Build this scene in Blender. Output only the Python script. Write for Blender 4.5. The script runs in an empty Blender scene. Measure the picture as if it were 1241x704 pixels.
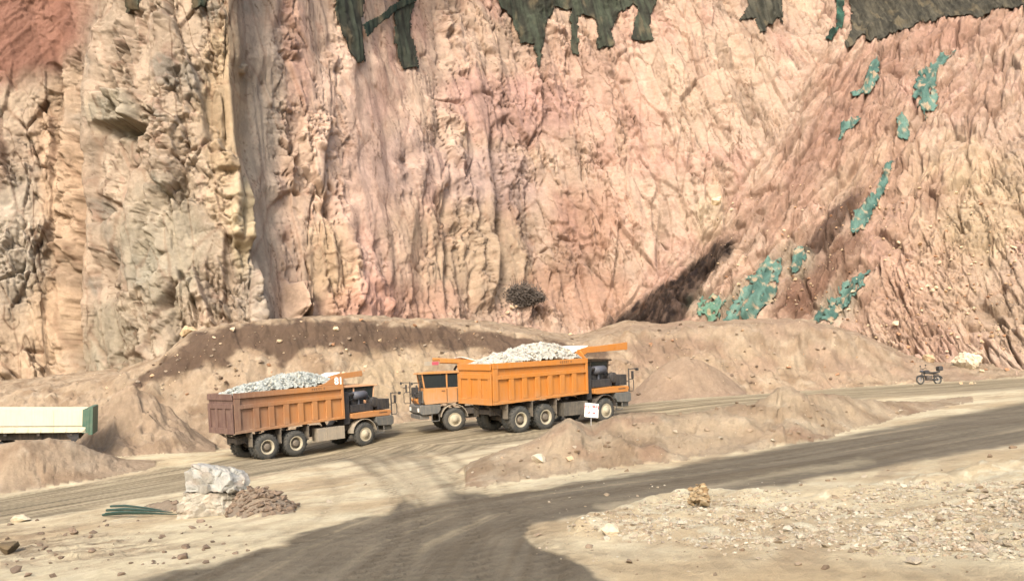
import bpy, bmesh, math, random
import numpy as np
from math import sin, cos, pi, radians, sqrt
from mathutils import Vector, Matrix

random.seed(7)
rng = np.random.default_rng(11)
SC = bpy.context.scene
COL = SC.collection
F, CX, HZ = 1000.0, 620.5, 430.0          # focal length and horizon used when the survey of the place was laid out

# ------------------------------------------------------------------ noise
_TAB = {}
def table(k, grad=False):
    if (k, grad) not in _TAB:
        t = np.random.default_rng(k * 7919 + 13).random(65536).astype(np.float32)
        _TAB[(k, grad)] = (np.cos(t * 2 * pi), np.sin(t * 2 * pi)) if grad else t
    return _TAB[(k, grad)]

def slot(ix, iy): return ((ix & 255) << 8) | (iy & 255)

def noise(x, y, seed=0):
    x = np.asarray(x, np.float32); y = np.asarray(y, np.float32)
    ix = np.floor(x).astype(np.int32); iy = np.floor(y).astype(np.int32); fx = x - ix; fy = y - iy
    ux = fx * fx * fx * (fx * (fx * 6 - 15) + 10); uy = fy * fy * fy * (fy * (fy * 6 - 15) + 10)
    tc, ts = table(seed, True)
    def g(dx, dy):
        k = slot(ix + dx, iy + dy)
        return tc[k] * (fx - dx) + ts[k] * (fy - dy)
    return ((g(0, 0) * (1 - ux) + g(1, 0) * ux) * (1 - uy) + (g(0, 1) * (1 - ux) + g(1, 1) * ux) * uy) * 1.5

def fbm(x, y, seed=0, o=4, gain=.5):
    s = 0; a = 1.0; t = 0
    for k in range(o):
        s = s + a * noise(x * 2 ** k + 17.3 * k, y * 2 ** k - 9.1 * k, seed + k); t += a; a *= gain
    return s / t

def ridged(x, y, seed=0, o=4):
    s = 0; a = 1.0; t = 0
    for k in range(o):
        s = s + a * (1 - np.abs(noise(x * 2 ** k + 5.3 * k, y * 2 ** k - 3.7 * k, seed + k)) * 2); t += a; a *= .5
    return s / t

def cells(u, v, seed, block=False):
    """Voronoi: distance gap at the nearest border, three random numbers of the cell, offset from its centre"""
    u = np.asarray(u, np.float32); v = np.asarray(v, np.float32)
    iu = np.floor(u).astype(np.int32); iv = np.floor(v).astype(np.int32)
    t0, t1 = table(seed), table(seed + 1)
    f1 = np.full(u.shape, 9., np.float32); f2 = f1.copy()
    bk = np.zeros(u.shape, np.int32); bu = np.zeros(u.shape, np.float32); bv = bu.copy()
    for dx in (-1, 0, 1):
        for dy in (-1, 0, 1):
            ci, cj = iu + dx, iv + dy; k = slot(ci, cj)
            du = u - ci - t0[k]; dv = v - cj - t1[k]
            d = np.maximum(np.abs(du), np.abs(dv)) if block else np.sqrt(du * du + dv * dv)
            c = d < f1
            f2 = np.where(c, f1, np.minimum(f2, d)); f1 = np.where(c, d, f1)
            bk = np.where(c, k, bk); bu = np.where(c, du, bu); bv = np.where(c, dv, bv)
    return f2 - f1, table(seed + 2)[bk], table(seed + 3)[bk], table(seed + 4)[bk], bu, bv

def facet(u, v, seed, tilt=1.2, block=False):
    e, a, b, c, du, dv = cells(u, v, seed, block)
    return (a - .5) + tilt * ((b - .5) * du + (c - .5) * dv), e, a

def sstep(a, b, x):
    t = np.clip((x - a) / (b - a), 0, 1); return t * t * (3 - 2 * t)

def lin(rgb):
    c = np.array(rgb, float) / 255.0
    return np.where(c <= .04045, c / 12.92, ((c + .055) / 1.055) ** 2.4)

def sdf(poly, px, py):
    """signed distance to a closed polygon, positive inside"""
    P = np.array(poly, float); n = len(P)
    d = np.full(px.shape, 1e9); ins = np.zeros(px.shape, bool)
    for i in range(n):
        ax, ay = P[i]; bx, by = P[(i + 1) % n]
        ex, ey = bx - ax, by - ay
        t = np.clip(((px - ax) * ex + (py - ay) * ey) / (ex * ex + ey * ey + 1e-9), 0, 1)
        d = np.minimum(d, (px - ax - t * ex) ** 2 + (py - ay - t * ey) ** 2)
        c = ((ay > py) != (by > py)) & (px < (bx - ax) * (py - ay) / (by - ay + 1e-12) + ax)
        ins ^= c
    return np.where(ins, np.sqrt(d), -np.sqrt(d))

def pline(line, px, py):
    """distance to an open polyline and arc length along it"""
    P = np.array(line, float); best = np.full(px.shape, 1e9); arc = np.zeros(px.shape); acc = 0; side = np.zeros(px.shape)
    for i in range(len(P) - 1):
        ax, ay = P[i]; ex, ey = P[i + 1] - P[i]; L = sqrt(ex * ex + ey * ey)
        t = np.clip(((px - ax) * ex + (py - ay) * ey) / (L * L), 0, 1)
        d = np.sqrt((px - ax - t * ex) ** 2 + (py - ay - t * ey) ** 2)
        c = d < best
        best = np.where(c, d, best); arc = np.where(c, acc + t * L, arc)
        side = np.where(c, np.sign(ex * (py - ay) - ey * (px - ax)), side); acc += L
    return best * side, arc

# ------------------------------------------------------------------ mesh helpers
def tag(o, label=None, cat=None, group=None, kind=None):
    if label: o['label'] = label
    if cat: o['category'] = cat
    if group: o['group'] = group
    if kind: o['kind'] = kind
    return o

def big_mesh(name, V, Q, mat, col=None, normals=None):
    me = bpy.data.meshes.new(name)
    me.vertices.add(len(V)); me.vertices.foreach_set('co', np.ascontiguousarray(V, np.float32).ravel())
    me.loops.add(Q.size); me.loops.foreach_set('vertex_index', np.ascontiguousarray(Q, np.int32).ravel())
    me.polygons.add(len(Q)); k = Q.shape[1]
    me.polygons.foreach_set('loop_start', np.arange(0, Q.size, k, dtype=np.int32))
    me.polygons.foreach_set('use_smooth', np.ones(len(Q), bool))
    me.update(calc_edges=True)
    if col is not None:
        a = me.color_attributes.new('Col', 'FLOAT_COLOR', 'POINT')
        c4 = np.ones((len(V), 4), np.float32); c4[:, :3] = col
        a.data.foreach_set('color', c4.ravel())
    if normals is not None:
        me.normals_split_custom_set_from_vertices(np.ascontiguousarray(normals, np.float32))
    me.materials.append(mat)
    o = bpy.data.objects.new(name, me); COL.objects.link(o)
    return o

def sub_faces(V, Q, keep, col, nrm):
    q = Q[keep]; u, inv = np.unique(q, return_inverse=True)
    return V[u], inv.reshape(q.shape), col[u], (nrm[u] if nrm is not None else None)

class MB:
    """collects shapes and links them as one mesh object"""
    def __init__(s): s.v = []; s.f = []; s.m = []; s.cur = 0; s.sm = []
    def add(s, v, f, smooth=False):
        b = len(s.v); s.v += [tuple(p) for p in v]; s.f += [tuple(i + b for i in q) for q in f]; s.sm += [smooth] * len(f); return s
    def hexa(s, p):   # 8 corners: bottom 4, top 4
        return s.add(p, [(0, 3, 2, 1), (4, 5, 6, 7), (0, 1, 5, 4), (1, 2, 6, 5), (2, 3, 7, 6), (3, 0, 4, 7)])
    def box(s, x0, x1, y0, y1, z0, z1):
        return s.hexa([(x0, y0, z0), (x1, y0, z0), (x1, y1, z0), (x0, y1, z0), (x0, y0, z1), (x1, y0, z1), (x1, y1, z1), (x0, y1, z1)])
    def prism(s, prof, y0, y1):   # profile in x-z, pushed along y
        n = len(prof)
        v = [(x, y0, z) for x, z in prof] + [(x, y1, z) for x, z in prof]
        return s.add(v, [tuple(range(n)), tuple(range(2 * n - 1, n - 1, -1))] + [(i, i + n, (i + 1) % n + n, (i + 1) % n) for i in range(n)])
    def tube(s, pts, r, n=8, cap=True):
        pts = [Vector(p) for p in pts]; rings = []
        rr = r if isinstance(r, (list, tuple)) else [r] * len(pts)
        for i, p in enumerate(pts):
            d = (pts[min(i + 1, len(pts) - 1)] - pts[max(i - 1, 0)]).normalized()
            a = d.orthogonal().normalized() if i == 0 else (a - d * a.dot(d)).normalized()
            b = d.cross(a)
            rings.append([p + (a * cos(2 * pi * k / n) + b * sin(2 * pi * k / n)) * rr[i] for k in range(n)])
        v = [q for rg in rings for q in rg]; f = []
        for i in range(len(pts) - 1):
            for k in range(n):
                f.append((i * n + k, i * n + (k + 1) % n, (i + 1) * n + (k + 1) % n, (i + 1) * n + k))
        s.add(v, f, True)
        if cap: s.add(rings[0], [tuple(range(n - 1, -1, -1))]); s.add(rings[-1], [tuple(range(n))])
        return s
    def lathe(s, prof, y, n=36, axis='y', c=(0, 0)):   # profile (offset, radius) turned about the y axis
        v = []; f = []
        for o, r in prof:
            for k in range(n):
                t = 2 * pi * k / n; v.append((c[0] + r * cos(t), y + o, c[1] + r * sin(t)))
        for i in range(len(prof) - 1):
            for k in range(n): f.append((i * n + k, (i + 1) * n + k, (i + 1) * n + (k + 1) % n, i * n + (k + 1) % n))
        return s.add(v, f, True)
    def build(s, name, mat, parent=None, bevel=0, loc=None):
        me = bpy.data.meshes.new(name); me.from_pydata(s.v, [], s.f); me.materials.append(mat)
        me.polygons.foreach_set('use_smooth', s.sm)
        bm = bmesh.new(); bm.from_mesh(me); bmesh.ops.recalc_face_normals(bm, faces=bm.faces); bm.to_mesh(me); bm.free()
        o = bpy.data.objects.new(name, me); COL.objects.link(o)
        if parent: o.parent = parent
        if loc: o.location = loc
        if bevel:
            m = o.modifiers.new('bevel', 'BEVEL'); m.width = bevel; m.segments = 2; m.limit_method = 'ANGLE'; m.angle_limit = radians(40)
        return o

def empty(name, loc=(0, 0, 0), rot=None):
    o = bpy.data.objects.new(name, None); COL.objects.link(o); o.location = loc
    if rot is not None: o.matrix_world = Matrix.Translation(loc) @ rot.to_4x4()
    o.empty_display_size = .3
    return o

# ------------------------------------------------------------------ materials
def new_mat(name):
    m = bpy.data.materials.new(name); m.use_nodes = True
    return m, m.node_tree.nodes, m.node_tree.links, m.node_tree.nodes['Principled BSDF']

def noise_node(N, L, scale, detail=6, rough=.6, vec=None, dim='3D'):
    n = N.new('ShaderNodeTexNoise'); n.inputs['Scale'].default_value = scale; n.inputs['Detail'].default_value = detail
    n.inputs['Roughness'].default_value = rough
    if vec is not None: L.new(vec, n.inputs['Vector'])
    return n

def ramp(N, L, src, p0, c0, p1, c1):
    r = N.new('ShaderNodeValToRGB'); e = r.color_ramp.elements
    e[0].position = p0; e[0].color = (*c0, 1); e[1].position = p1; e[1].color = (*c1, 1)
    L.new(src, r.inputs['Fac']); return r

def mixc(N, L, fac, a, b, mode='MIX'):
    m = N.new('ShaderNodeMix'); m.data_type = 'RGBA'; m.blend_type = mode
    for i, s in ((0, fac), (6, a), (7, b)):
        if hasattr(s, 'links'): L.new(s, m.inputs[i])
        elif isinstance(s, (int, float)): m.inputs[i].default_value = s
        else: m.inputs[i].default_value = (*s, 1)
    return m.outputs[2]

def earth_mat(name, s1=.8, s2=6, s3=30, bump=.6, dist=.15, amt=.35):
    m, N, L, B = new_mat(name)
    tc = N.new('ShaderNodeTexCoord'); at = N.new('ShaderNodeAttribute'); at.attribute_name = 'Col'
    n1 = noise_node(N, L, s1, 8, .65, tc.outputs['Object']); n2 = noise_node(N, L, s2, 8, .7, tc.outputs['Object'])
    n3 = noise_node(N, L, s3, 4, .7, tc.outputs['Object'])
    r1 = ramp(N, L, n1.outputs['Fac'], .3, (1 - amt,) * 3, .7, (1 + amt * .6,) * 3)
    r2 = ramp(N, L, n2.outputs['Fac'], .3, (1 - amt * .8, 1 - amt * .85, 1 - amt * .9), .7, (1 + amt * .5,) * 3)
    c = mixc(N, L, 1.0, at.outputs['Color'], r1.outputs['Color'], 'MULTIPLY')
    c = mixc(N, L, 1.0, c, r2.outputs['Color'], 'MULTIPLY')
    L.new(c, B.inputs['Base Color'])
    B.inputs['Roughness'].default_value = .95; B.inputs['Specular IOR Level'].default_value = .15
    ad = N.new('ShaderNodeMath'); ad.operation = 'MULTIPLY_ADD'; L.new(n3.outputs['Fac'], ad.inputs[0]); ad.inputs[1].default_value = .45
    L.new(n2.outputs['Fac'], ad.inputs[2])
    bp = N.new('ShaderNodeBump'); bp.inputs['Strength'].default_value = bump; bp.inputs['Distance'].default_value = dist
    L.new(ad.outputs[0], bp.inputs['Height']); L.new(bp.outputs['Normal'], B.inputs['Normal'])
    return m

def paint_mat(name, base, dust=(.36, .27, .18), amt=.5, rough=.5, scale=1.5, low=None, grad=None, metal=0, streak=True, scuff=0):
    """painted or bare metal carrying dust: noise patches, rain streaks, more dust low down; grad = (x0, x1, colour) a worn rear end"""
    m, N, L, B = new_mat(name)
    tc = N.new('ShaderNodeTexCoord')
    n1 = noise_node(N, L, scale, 8, .7, tc.outputs['Object'])
    mp = N.new('ShaderNodeMapping'); mp.inputs['Scale'].default_value = (5, 5, .5); L.new(tc.outputs['Object'], mp.inputs['Vector'])
    n2 = noise_node(N, L, 1.6, 6, .65, mp.outputs['Vector'])
    f1 = ramp(N, L, n1.outputs['Fac'], .42, (0,) * 3, .75, (1,) * 3); f2 = ramp(N, L, n2.outputs['Fac'], .45, (0,) * 3, .75, (1,) * 3)
    f = mixc(N, L, .5 if streak else 0, f1.outputs['Color'], f2.outputs['Color'])
    sx = N.new('ShaderNodeSeparateXYZ'); L.new(tc.outputs['Object'], sx.inputs[0])
    if low:
        mr = N.new('ShaderNodeMapRange'); L.new(sx.outputs['Z'], mr.inputs['Value'])
        mr.inputs['From Min'].default_value = low[0]; mr.inputs['From Max'].default_value = low[1]
        mr.inputs['To Min'].default_value = .7; mr.inputs['To Max'].default_value = 0
        a = N.new('ShaderNodeMath'); a.operation = 'ADD'; a.use_clamp = True
        bw = N.new('ShaderNodeRGBToBW'); L.new(f, bw.inputs[0]); L.new(bw.outputs[0], a.inputs[0]); L.new(mr.outputs[0], a.inputs[1]); f = a.outputs[0]
    else:
        bw = N.new('ShaderNodeRGBToBW'); L.new(f, bw.inputs[0]); f = bw.outputs[0]
    k = N.new('ShaderNodeMath'); k.operation = 'MULTIPLY'; L.new(f, k.inputs[0]); k.inputs[1].default_value = amt
    b0 = base
    if grad:
        x0, x1, gc = grad
        mr = N.new('ShaderNodeMapRange'); L.new(sx.outputs['X'], mr.inputs['Value'])
        mr.inputs['From Min'].default_value = x0; mr.inputs['From Max'].default_value = x1
        mr.inputs['To Min'].default_value = 1; mr.inputs['To Max'].default_value = 0
        ma = N.new('ShaderNodeMath'); ma.operation = 'MULTIPLY_ADD'; L.new(n1.outputs['Fac'], ma.inputs[0]); ma.inputs[1].default_value = .5
        ms = N.new('ShaderNodeMath'); ms.operation = 'SUBTRACT'; L.new(mr.outputs[0], ms.inputs[0]); ms.inputs[1].default_value = .25
        L.new(ms.outputs[0], ma.inputs[2]); ma.use_clamp = True
        b0 = mixc(N, L, ma.outputs[0], base, gc)
    c = mixc(N, L, k.outputs[0], b0, dust)
    if scuff:
        n4 = noise_node(N, L, 7, 9, .75, tc.outputs['Object']); n5 = noise_node(N, L, 1.1, 4, .6, tc.outputs['Object'])
        r4 = ramp(N, L, n4.outputs['Fac'], .56, (0,) * 3, .66, (1,) * 3); r5 = ramp(N, L, n5.outputs['Fac'], .46, (0,) * 3, .62, (scuff,) * 3)
        c = mixc(N, L, mixc(N, L, 1.0, r4.outputs['Color'], r5.outputs['Color'], 'MULTIPLY'), c, (.10, .065, .045))
        n6 = noise_node(N, L, 2.6, 7, .7, mp.outputs['Vector']); r6 = ramp(N, L, n6.outputs['Fac'], .52, (0,) * 3, .74, (scuff * .8,) * 3)
        c = mixc(N, L, r6.outputs['Color'], c, (.30, .20, .12))
    L.new(c, B.inputs['Base Color']); B.inputs['Roughness'].default_value = rough; B.inputs['Metallic'].default_value = metal
    B.inputs['Specular IOR Level'].default_value = .35
    bp = N.new('ShaderNodeBump'); bp.inputs['Strength'].default_value = .25; bp.inputs['Distance'].default_value = .02
    L.new(n1.outputs['Fac'], bp.inputs['Height']); L.new(bp.outputs['Normal'], B.inputs['Normal'])
    return m

def glass_mat(name):
    m, N, L, B = new_mat(name)
    B.inputs['Base Color'].default_value = (.03, .035, .035, 1); B.inputs['Roughness'].default_value = .08
    tr = N.new('ShaderNodeBsdfTransparent'); tr.inputs[0].default_value = (.75, .8, .78, 1)
    mx = N.new('ShaderNodeMixShader'); mx.inputs[0].default_value = .62
    L.new(tr.outputs[0], mx.inputs[1]); L.new(B.outputs[0], mx.inputs[2])
    L.new(mx.outputs[0], N['Material Output'].inputs['Surface'])
    return m

M_CLIFF = earth_mat('cliff_rock', .35, 2.2, 9, .9, .16, .22)
M_EARTH = earth_mat('dry_earth', .6, 5, 42, .8, .12, .2)
M_ROCK = earth_mat('broken_rock', 1.5, 6, 30, .8, .08, .22)
M_NET = earth_mat('netting_cloth', 1.2, 8, 40, .6, .08, .25)
M_RUBBER = paint_mat('tyre_rubber', (.028, .030, .028), (.17, .14, .10), .55, .85, 2.2)
M_RIM = paint_mat('dusty_wheel_rim', (.32, .285, .20), (.26, .20, .14), .6, .7, 3)
M_RIMD = paint_mat('wheel_well_metal', (.10, .085, .065), (.28, .22, .15), .5, .8, 3)
M_FRAME = paint_mat('dark_chassis', (.035, .032, .03), (.28, .21, .14), .5, .8, 1.5)
M_BLACK = paint_mat('black_machinery', (.018, .018, .02), (.2, .16, .11), .35, .6, 2)
M_FILTER = paint_mat('blue_grey_filter', (.055, .06, .075), (.25, .2, .14), .35, .45, 2)
M_GREY = paint_mat('grey_bumper', (.075, .078, .074), (.32, .25, .17), .45, .7, 2)
M_TANK = paint_mat('dusty_tank', (.06, .055, .045), (.30, .24, .17), .5, .8, 1.6)
M_FEND = paint_mat('dusty_fender', (.22, .19, .145), (.38, .3, .2), .7, .8, 1.6)
M_CREAM = paint_mat('cream_side_panel', (.50, .46, .33), (.40, .30, .19), .6, .6, .9)
M_GREEN = paint_mat('dark_green_gate', (.035, .09, .06), (.3, .24, .16), .35, .6, 2)
M_WHITE = paint_mat('white_board', (.72, .69, .63), (.5, .4, .3), .4, .6, 3)
M_RED = paint_mat('red_lettering', (.30, .045, .06), (.5, .4, .3), .1, .6, 3)
M_INK = paint_mat('dark_lettering', (.09, .045, .02), (.3, .2, .12), .3, .7, 3)
M_DIGIT = paint_mat('white_digits', (.82, .8, .74), (.5, .4, .3), .15, .6, 3)
M_GLASS = glass_mat('tinted_glass')
M_STEEL = paint_mat('bright_steel', (.3, .3, .29), (.3, .24, .16), .4, .4, 3, metal=.5)
M_POLE = paint_mat('dark_green_poles', (.010, .032, .022), (.2, .25, .2), .15, .5, 2)
M_LAMP = paint_mat('lamp_lens', (.7, .68, .6), (.5, .4, .3), .3, .2, 3)

# ------------------------------------------------------------------ truck poses (fitted from survey points)
def rotm(yaw, pitch, roll):
    return Matrix.Rotation(yaw, 3, 'Z') @ Matrix.Rotation(-pitch, 3, 'Y') @ Matrix.Rotation(roll, 3, 'X')
POSE = {1: ((-14.381, 46.146, -5.772), (.771, .043, -.032)),
        2: ((-.468, 45.056, -4.146), (.672, .035, -.006)),
        3: ((2.08, 53.5, -4.42), (pi + .33, -.035, .025))}

# ------------------------------------------------------------------ ground
ctl = []
for k, (o, a) in POSE.items():
    m = rotm(*a)
    for lx in (0.8, 6.36):
        for ly in (-1.3, 1.3):
            p = Vector(o) + m @ Vector((lx, ly, 0)); ctl.append(tuple(p))
ctl += [(9.6, 58, -3.3), (13, 60, -3.2), (29, 63, -2.33), (41, 66, -1.85), (17, 60, -2.9), (-8, 57, -4.75), (-19, 52, -6.0), (-28, 48, -6.3), (-24, 40, -6.3),
        (0, 10, -2.95), (-8, 14, -3.9), (8, 10, -2.2), (-18, 25, -5.35), (12, 20, -2.2), (0, 25, -3.6), (20, 28, -1.75), (12, 32, -2.7), (-6, 34, -4.55)]
CT = np.array(ctl)
def plane(x, y):
    xs = 48 * np.tanh(x / 48.0 * .999) * 1.0
    xs = np.where(np.abs(x) < 30, x, np.sign(x) * (30 + 22 * np.tanh((np.abs(x) - 30) / 22.0)))
    return -2.55 + .098 * xs - .042 * y
SG = 6.0
_d = ((CT[:, None, :2] - CT[None, :, :2]) ** 2).sum(-1)
RW = np.linalg.solve(np.exp(-_d / (2 * SG * SG)) + .02 * np.eye(len(CT)), CT[:, 2] - plane(CT[:, 0], CT[:, 1]))
def G0(x, y):
    z = plane(x, y)
    for (cx, cy, _), w in zip(CT, RW):
        z = z + w * np.exp(-((x - cx) ** 2 + (y - cy) ** 2) / (2 * SG * SG))
    return z
def gp(px, py):
    """ground point surveyed at a sight line"""
    a = (px - CX) / F; b = (HZ - py) / F
    ys = np.geomspace(4, 75, 1500); r = G0(a * ys, ys) - b * ys
    i = np.argmax(r > 0) if (r > 0).any() else len(ys) - 1
    return np.array([a * ys[i], ys[i], float(G0(np.array(a * ys[i]), np.array(ys[i])))])

# rows and columns of the sheet
ra = np.concatenate([np.linspace(-1.5, -.72, 60)[:-1], np.linspace(-.72, .74, 900)[:-1], np.linspace(.74, 1.6, 66)])
ry = np.concatenate([np.geomspace(4.0, 44, 330)[:-1], np.linspace(44, 67, 360)[:-1], np.linspace(67, 95, 70)])
A, Y = np.meshgrid(ra, ry, indexing='ij')
X = A * Y
PXg = CX + F * A
base = G0(X, Y)

def ridge(rows, wf, wb, seed, rough=.25, plateau=False, y0=None, power=.85, edge=.6):
    """earth heaped in a ridge. rows: (sight px, foot py, crest py); returns its height field and where it stands"""
    R_ = np.array(rows, float); px = R_[:, 0]
    if y0 is None:
        foot = np.array([gp(p, q)[1] for p, q in R_[:, :2]])
    else: foot = R_[:, 1]
    fy = np.interp(ra * F + CX, px, foot); cy = np.interp(ra * F + CX, px, R_[:, 2])
    k = np.ones(15) / 15.; fy = np.convolve(np.pad(fy, 7, 'edge'), k, 'valid')
    k = np.ones(7) / 7.; cy = np.convolve(np.pad(cy, 3, 'edge'), k, 'valid')
    fy, cy = fy[:, None], cy[:, None]
    wob = fbm(X / 3.0, Y / 3.0, seed, 3) * edge
    yc = fy + wf
    zc = (HZ - cy) / F * yc
    zf = G0(A * fy, fy)
    t = (Y + wob - fy) / wf
    s = np.where(t < 0, t * 1.2, np.where(t < 1, 1 - (1 - np.clip(t, 0, 1)) ** (1 / power), 1))
    s = np.where((t > 0) & (t < 1), .55 * t + .45 * sstep(0, 1, t), s)
    z = zf + (zc - zf) * s
    if plateau: z = np.where(t > 1, zc + (.060 + .03 * fbm(X / 9, Y / 9, seed + 21, 2)) * (Y - yc), z)
    else:
        tb = (Y - yc) / wb
        zb = base - .3
        z = np.where(t > 1, zc + (zb - zc) * sstep(0, 1, tb) * 1.15, z)
    h = zc - zf
    am = rough * np.clip(h, .3, 3) * np.clip(1.2 - np.abs(t - .5) * 1.2, .25, 1)
    z = z + am * (fbm(X / 2.2, Y / 2.2, seed + 5, 5) * .9 + .30 * fbm(X / .6, Y / .6, seed + 9, 4) + .18 * (ridged(X / 1.6, Y / 1.6, seed + 13, 4) - .5) + .25 * np.clip(facet(X / 1.1 + .4 * wob, Y / 1.1, seed + 17, 1.6)[0], -.6, .6))
    z = np.where((zc < zf + .06) & (t < 1), -99, z)
    on = (PXg > px[0]) & (PXg < px[-1]) & (t > -.12)
    return np.where(on, z, -99)

bank_rows = [(-400, 55, 478), (-60, 55, 480), (0, 53, 478), (60, 53, 470), (110, 53, 462), (150, 53, 456), (200, 53.5, 432), (232, 54, 404), (280, 54, 394), (330, 54.5, 388), (400, 55.5, 385), (440, 56.5, 386),
             (520, 58.2, 391), (600, 59.2, 400), (660, 59.8, 409), (700, 60.3, 416), (735, 60.5, 408), (765, 60.8, 399), (800, 61.5, 402), (850, 62, 396), (900, 63, 392), (960, 64, 392), (1010, 65, 398),
             (1050, 65.8, 412), (1090, 66.3, 430), (1130, 66.8, 440), (1180, 67.3, 441), (1260, 68, 434), (1600, 70, 420)]
Zb = ridge(bank_rows, 6.5, 4, 31, .34, plateau=True, y0=True)
berm_rows = [(538, 590, 590), (548, 588, 578), (565, 589, 564), (590, 589, 553), (640, 583, 535), (690, 576, 507), (703, 574, 512), (713, 572, 516), (722, 571, 514), (732, 569, 509), (750, 567, 503), (790, 562, 502), (830, 557, 500),
             (870, 552, 494), (910, 547, 488), (940, 542, 476), (960, 538, 470), (985, 533, 475), (1010, 528, 480), (1050, 518, 485), (1090, 507, 487), (1130, 497, 486), (1170, 488, 480), (1200, 482, 479)]
Zm = ridge(berm_rows, 3.6, 3.6, 51, .42, edge=.8)
cone_rows = [(755, 58.6, 484), (770, 58.4, 472), (790, 58.2, 451), (810, 58, 438), (830, 58, 432), (850, 58.2, 436), (870, 58.6, 447), (890, 59, 462), (908, 59.4, 478)]
Zc = ridge(cone_rows, 2.8, 2.6, 61, .10, y0=True, edge=.3)
left_rows = [(-400, 602, 520), (-60, 602, 536), (0, 599, 538), (28, 595, 533), (60, 590, 531), (88, 586, 535), (112, 582, 545), (150, 574, 556), (190, 567, 558), (225, 560, 556)]
Zl = ridge(left_rows, 2.6, 2.4, 71, .16, edge=.5)
heap_rows = [(88, 48.5, 530), (110, 48, 506), (135, 48, 484), (160, 48.3, 474), (185, 48.8, 480), (205, 49.2, 496), (226, 49.6, 514), (250, 50.2, 532), (278, 50.8, 548)]
Zh = ridge(heap_rows, 3.4, 3, 81, .42, y0=True, edge=1.0)
pile_rows = [(160, 622, 621), (180, 620, 610), (212, 620, 606), (230, 626, 622), (270, 627, 620), (288, 627, 598), (305, 626, 590), (322, 625, 590), (345, 624, 603), (362, 621, 612), (370, 619, 619)]
Zp = ridge(pile_rows, 1.0, 1.3, 95, .3, edge=.25)
und = .05 * fbm(X / 3, Y / 3, 3, 4) + .02 * fbm(X / .6, Y / .6, 5, 3)
# roads as sight-line polygons, carried over to the ground once
gx, gy = PXg, HZ - F * base / Y
wrp = 5 * fbm(X / 2.5, Y / 2.5, 13, 4) + 2.0 * fbm(X / .5, Y / .5, 14, 3)
road1 = [(-500, 690), (-120, 624), (0, 603), (100, 585), (200, 568), (280, 554), (400, 530), (480, 512), (560, 503), (660, 496), (770, 487.5), (900, 478), (1040, 469), (1241, 457), (1600, 440), (1600, 455), (1241, 472),
         (1110, 480), (1040, 484), (900, 502), (700, 524), (610, 540), (560, 550), (470, 553), (400, 561), (330, 574), (230, 594), (130, 613), (0, 636), (-120, 660), (-500, 730)]
road2 = [(-40, 800), (60, 740), (150, 706), (260, 682), (350, 652), (420, 632), (468, 624), (486, 606), (478, 588), (440, 566), (410, 556), (500, 545), (520, 556), (535, 578), (556, 594), (600, 598), (700, 582), (860, 557), (1000, 533), (1120, 509),
         (1241, 487), (1600, 430), (1600, 480), (1241, 538), (1100, 561), (950, 588), (860, 599), (760, 613), (690, 624), (640, 636), (634, 646), (650, 660), (700, 680), (745, 706), (800, 740), (860, 800)]
s1 = sdf(road1, gx, gy); s2 = sdf(road2, gx, gy)
sc_px = np.clip(gy - 470, 8, 160) / 60.     # pixels are smaller on the ground when near
m1 = sstep(-2.5, 3.5, s1 + wrp * sc_px * .55); m2 = sstep(-3, 4, s2 + wrp * sc_px * .7)

_isl = sstep(-3, 6, sdf([(452, 566), (474, 561), (500, 559), (520, 574), (540, 598), (532, 608), (505, 613), (488, 604), (470, 582)], gx, gy) + wrp * .6)
m2 = m2 * (1 - .9 * _isl)
m2 = m2 * (1 - .5 * sstep(-8, 14, sdf([(380, 535), (540, 535), (575, 585), (540, 606), (480, 606), (440, 590)], gx, gy)))
cl1 = [gp(*p)[:2] for p in [(-200, 655), (0, 620), (130, 598), (230, 580), (330, 563), (430, 540), (520, 528), (640, 512), (800, 496), (1000, 478), (1241, 464)]]
cl2 = [gp(*p)[:2] for p in [(380, 720), (460, 660), (560, 620), (680, 600), (850, 577), (1000, 555), (1120, 533), (1241, 512)]]
d1, l1 = pline(cl1, X, Y); d2, l2 = pline(cl2, X, Y)
# wheel tracks that leave the truck road and run down to the junction
tracks = [[(405, 548), (440, 562), (470, 585), (488, 612), (480, 650), (430, 700)], [(430, 545), (468, 560), (498, 583), (512, 612), (508, 650), (470, 704)],
          [(490, 540), (520, 552), (545, 572), (566, 600), (575, 640), (590, 704)], [(515, 540), (548, 553), (572, 572), (592, 596), (640, 640), (690, 704)],
          [(200, 704), (300, 676), (400, 645), (520, 622), (640, 606), (800, 585)], [(330, 600), (400, 598), (470, 590), (540, 590)], [(320, 612), (400, 608), (480, 600)],
          [(-20, 668), (100, 650), (240, 642), (360, 640)], [(-20, 690), (140, 672), (300, 655)], [(700, 690), (860, 684), (1000, 690), (1200, 700)], [(720, 668), (900, 676), (1060, 682), (1241, 700)]]
extra = [[(260, 720), (380, 668), (520, 630), (700, 604), (900, 572), (1241, 515)], [(340, 720), (450, 665), (600, 622), (780, 592), (1000, 550), (1241, 505)], [(560, 720), (560, 660), (540, 610), (510, 575), (450, 548)], [(640, 720), (600, 650), (575, 605), (540, 570), (495, 545)],
         [(420, 720), (480, 660), (560, 620), (700, 596), (860, 568)], [(380, 552), (430, 572), (452, 600), (430, 630), (330, 664), (200, 704)], [(0, 612), (200, 580), (400, 546), (560, 525), (760, 500)], [(0, 626), (200, 592), (400, 556), (560, 535), (640, 524)]]
trk = np.zeros_like(X)
tracks += extra
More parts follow.
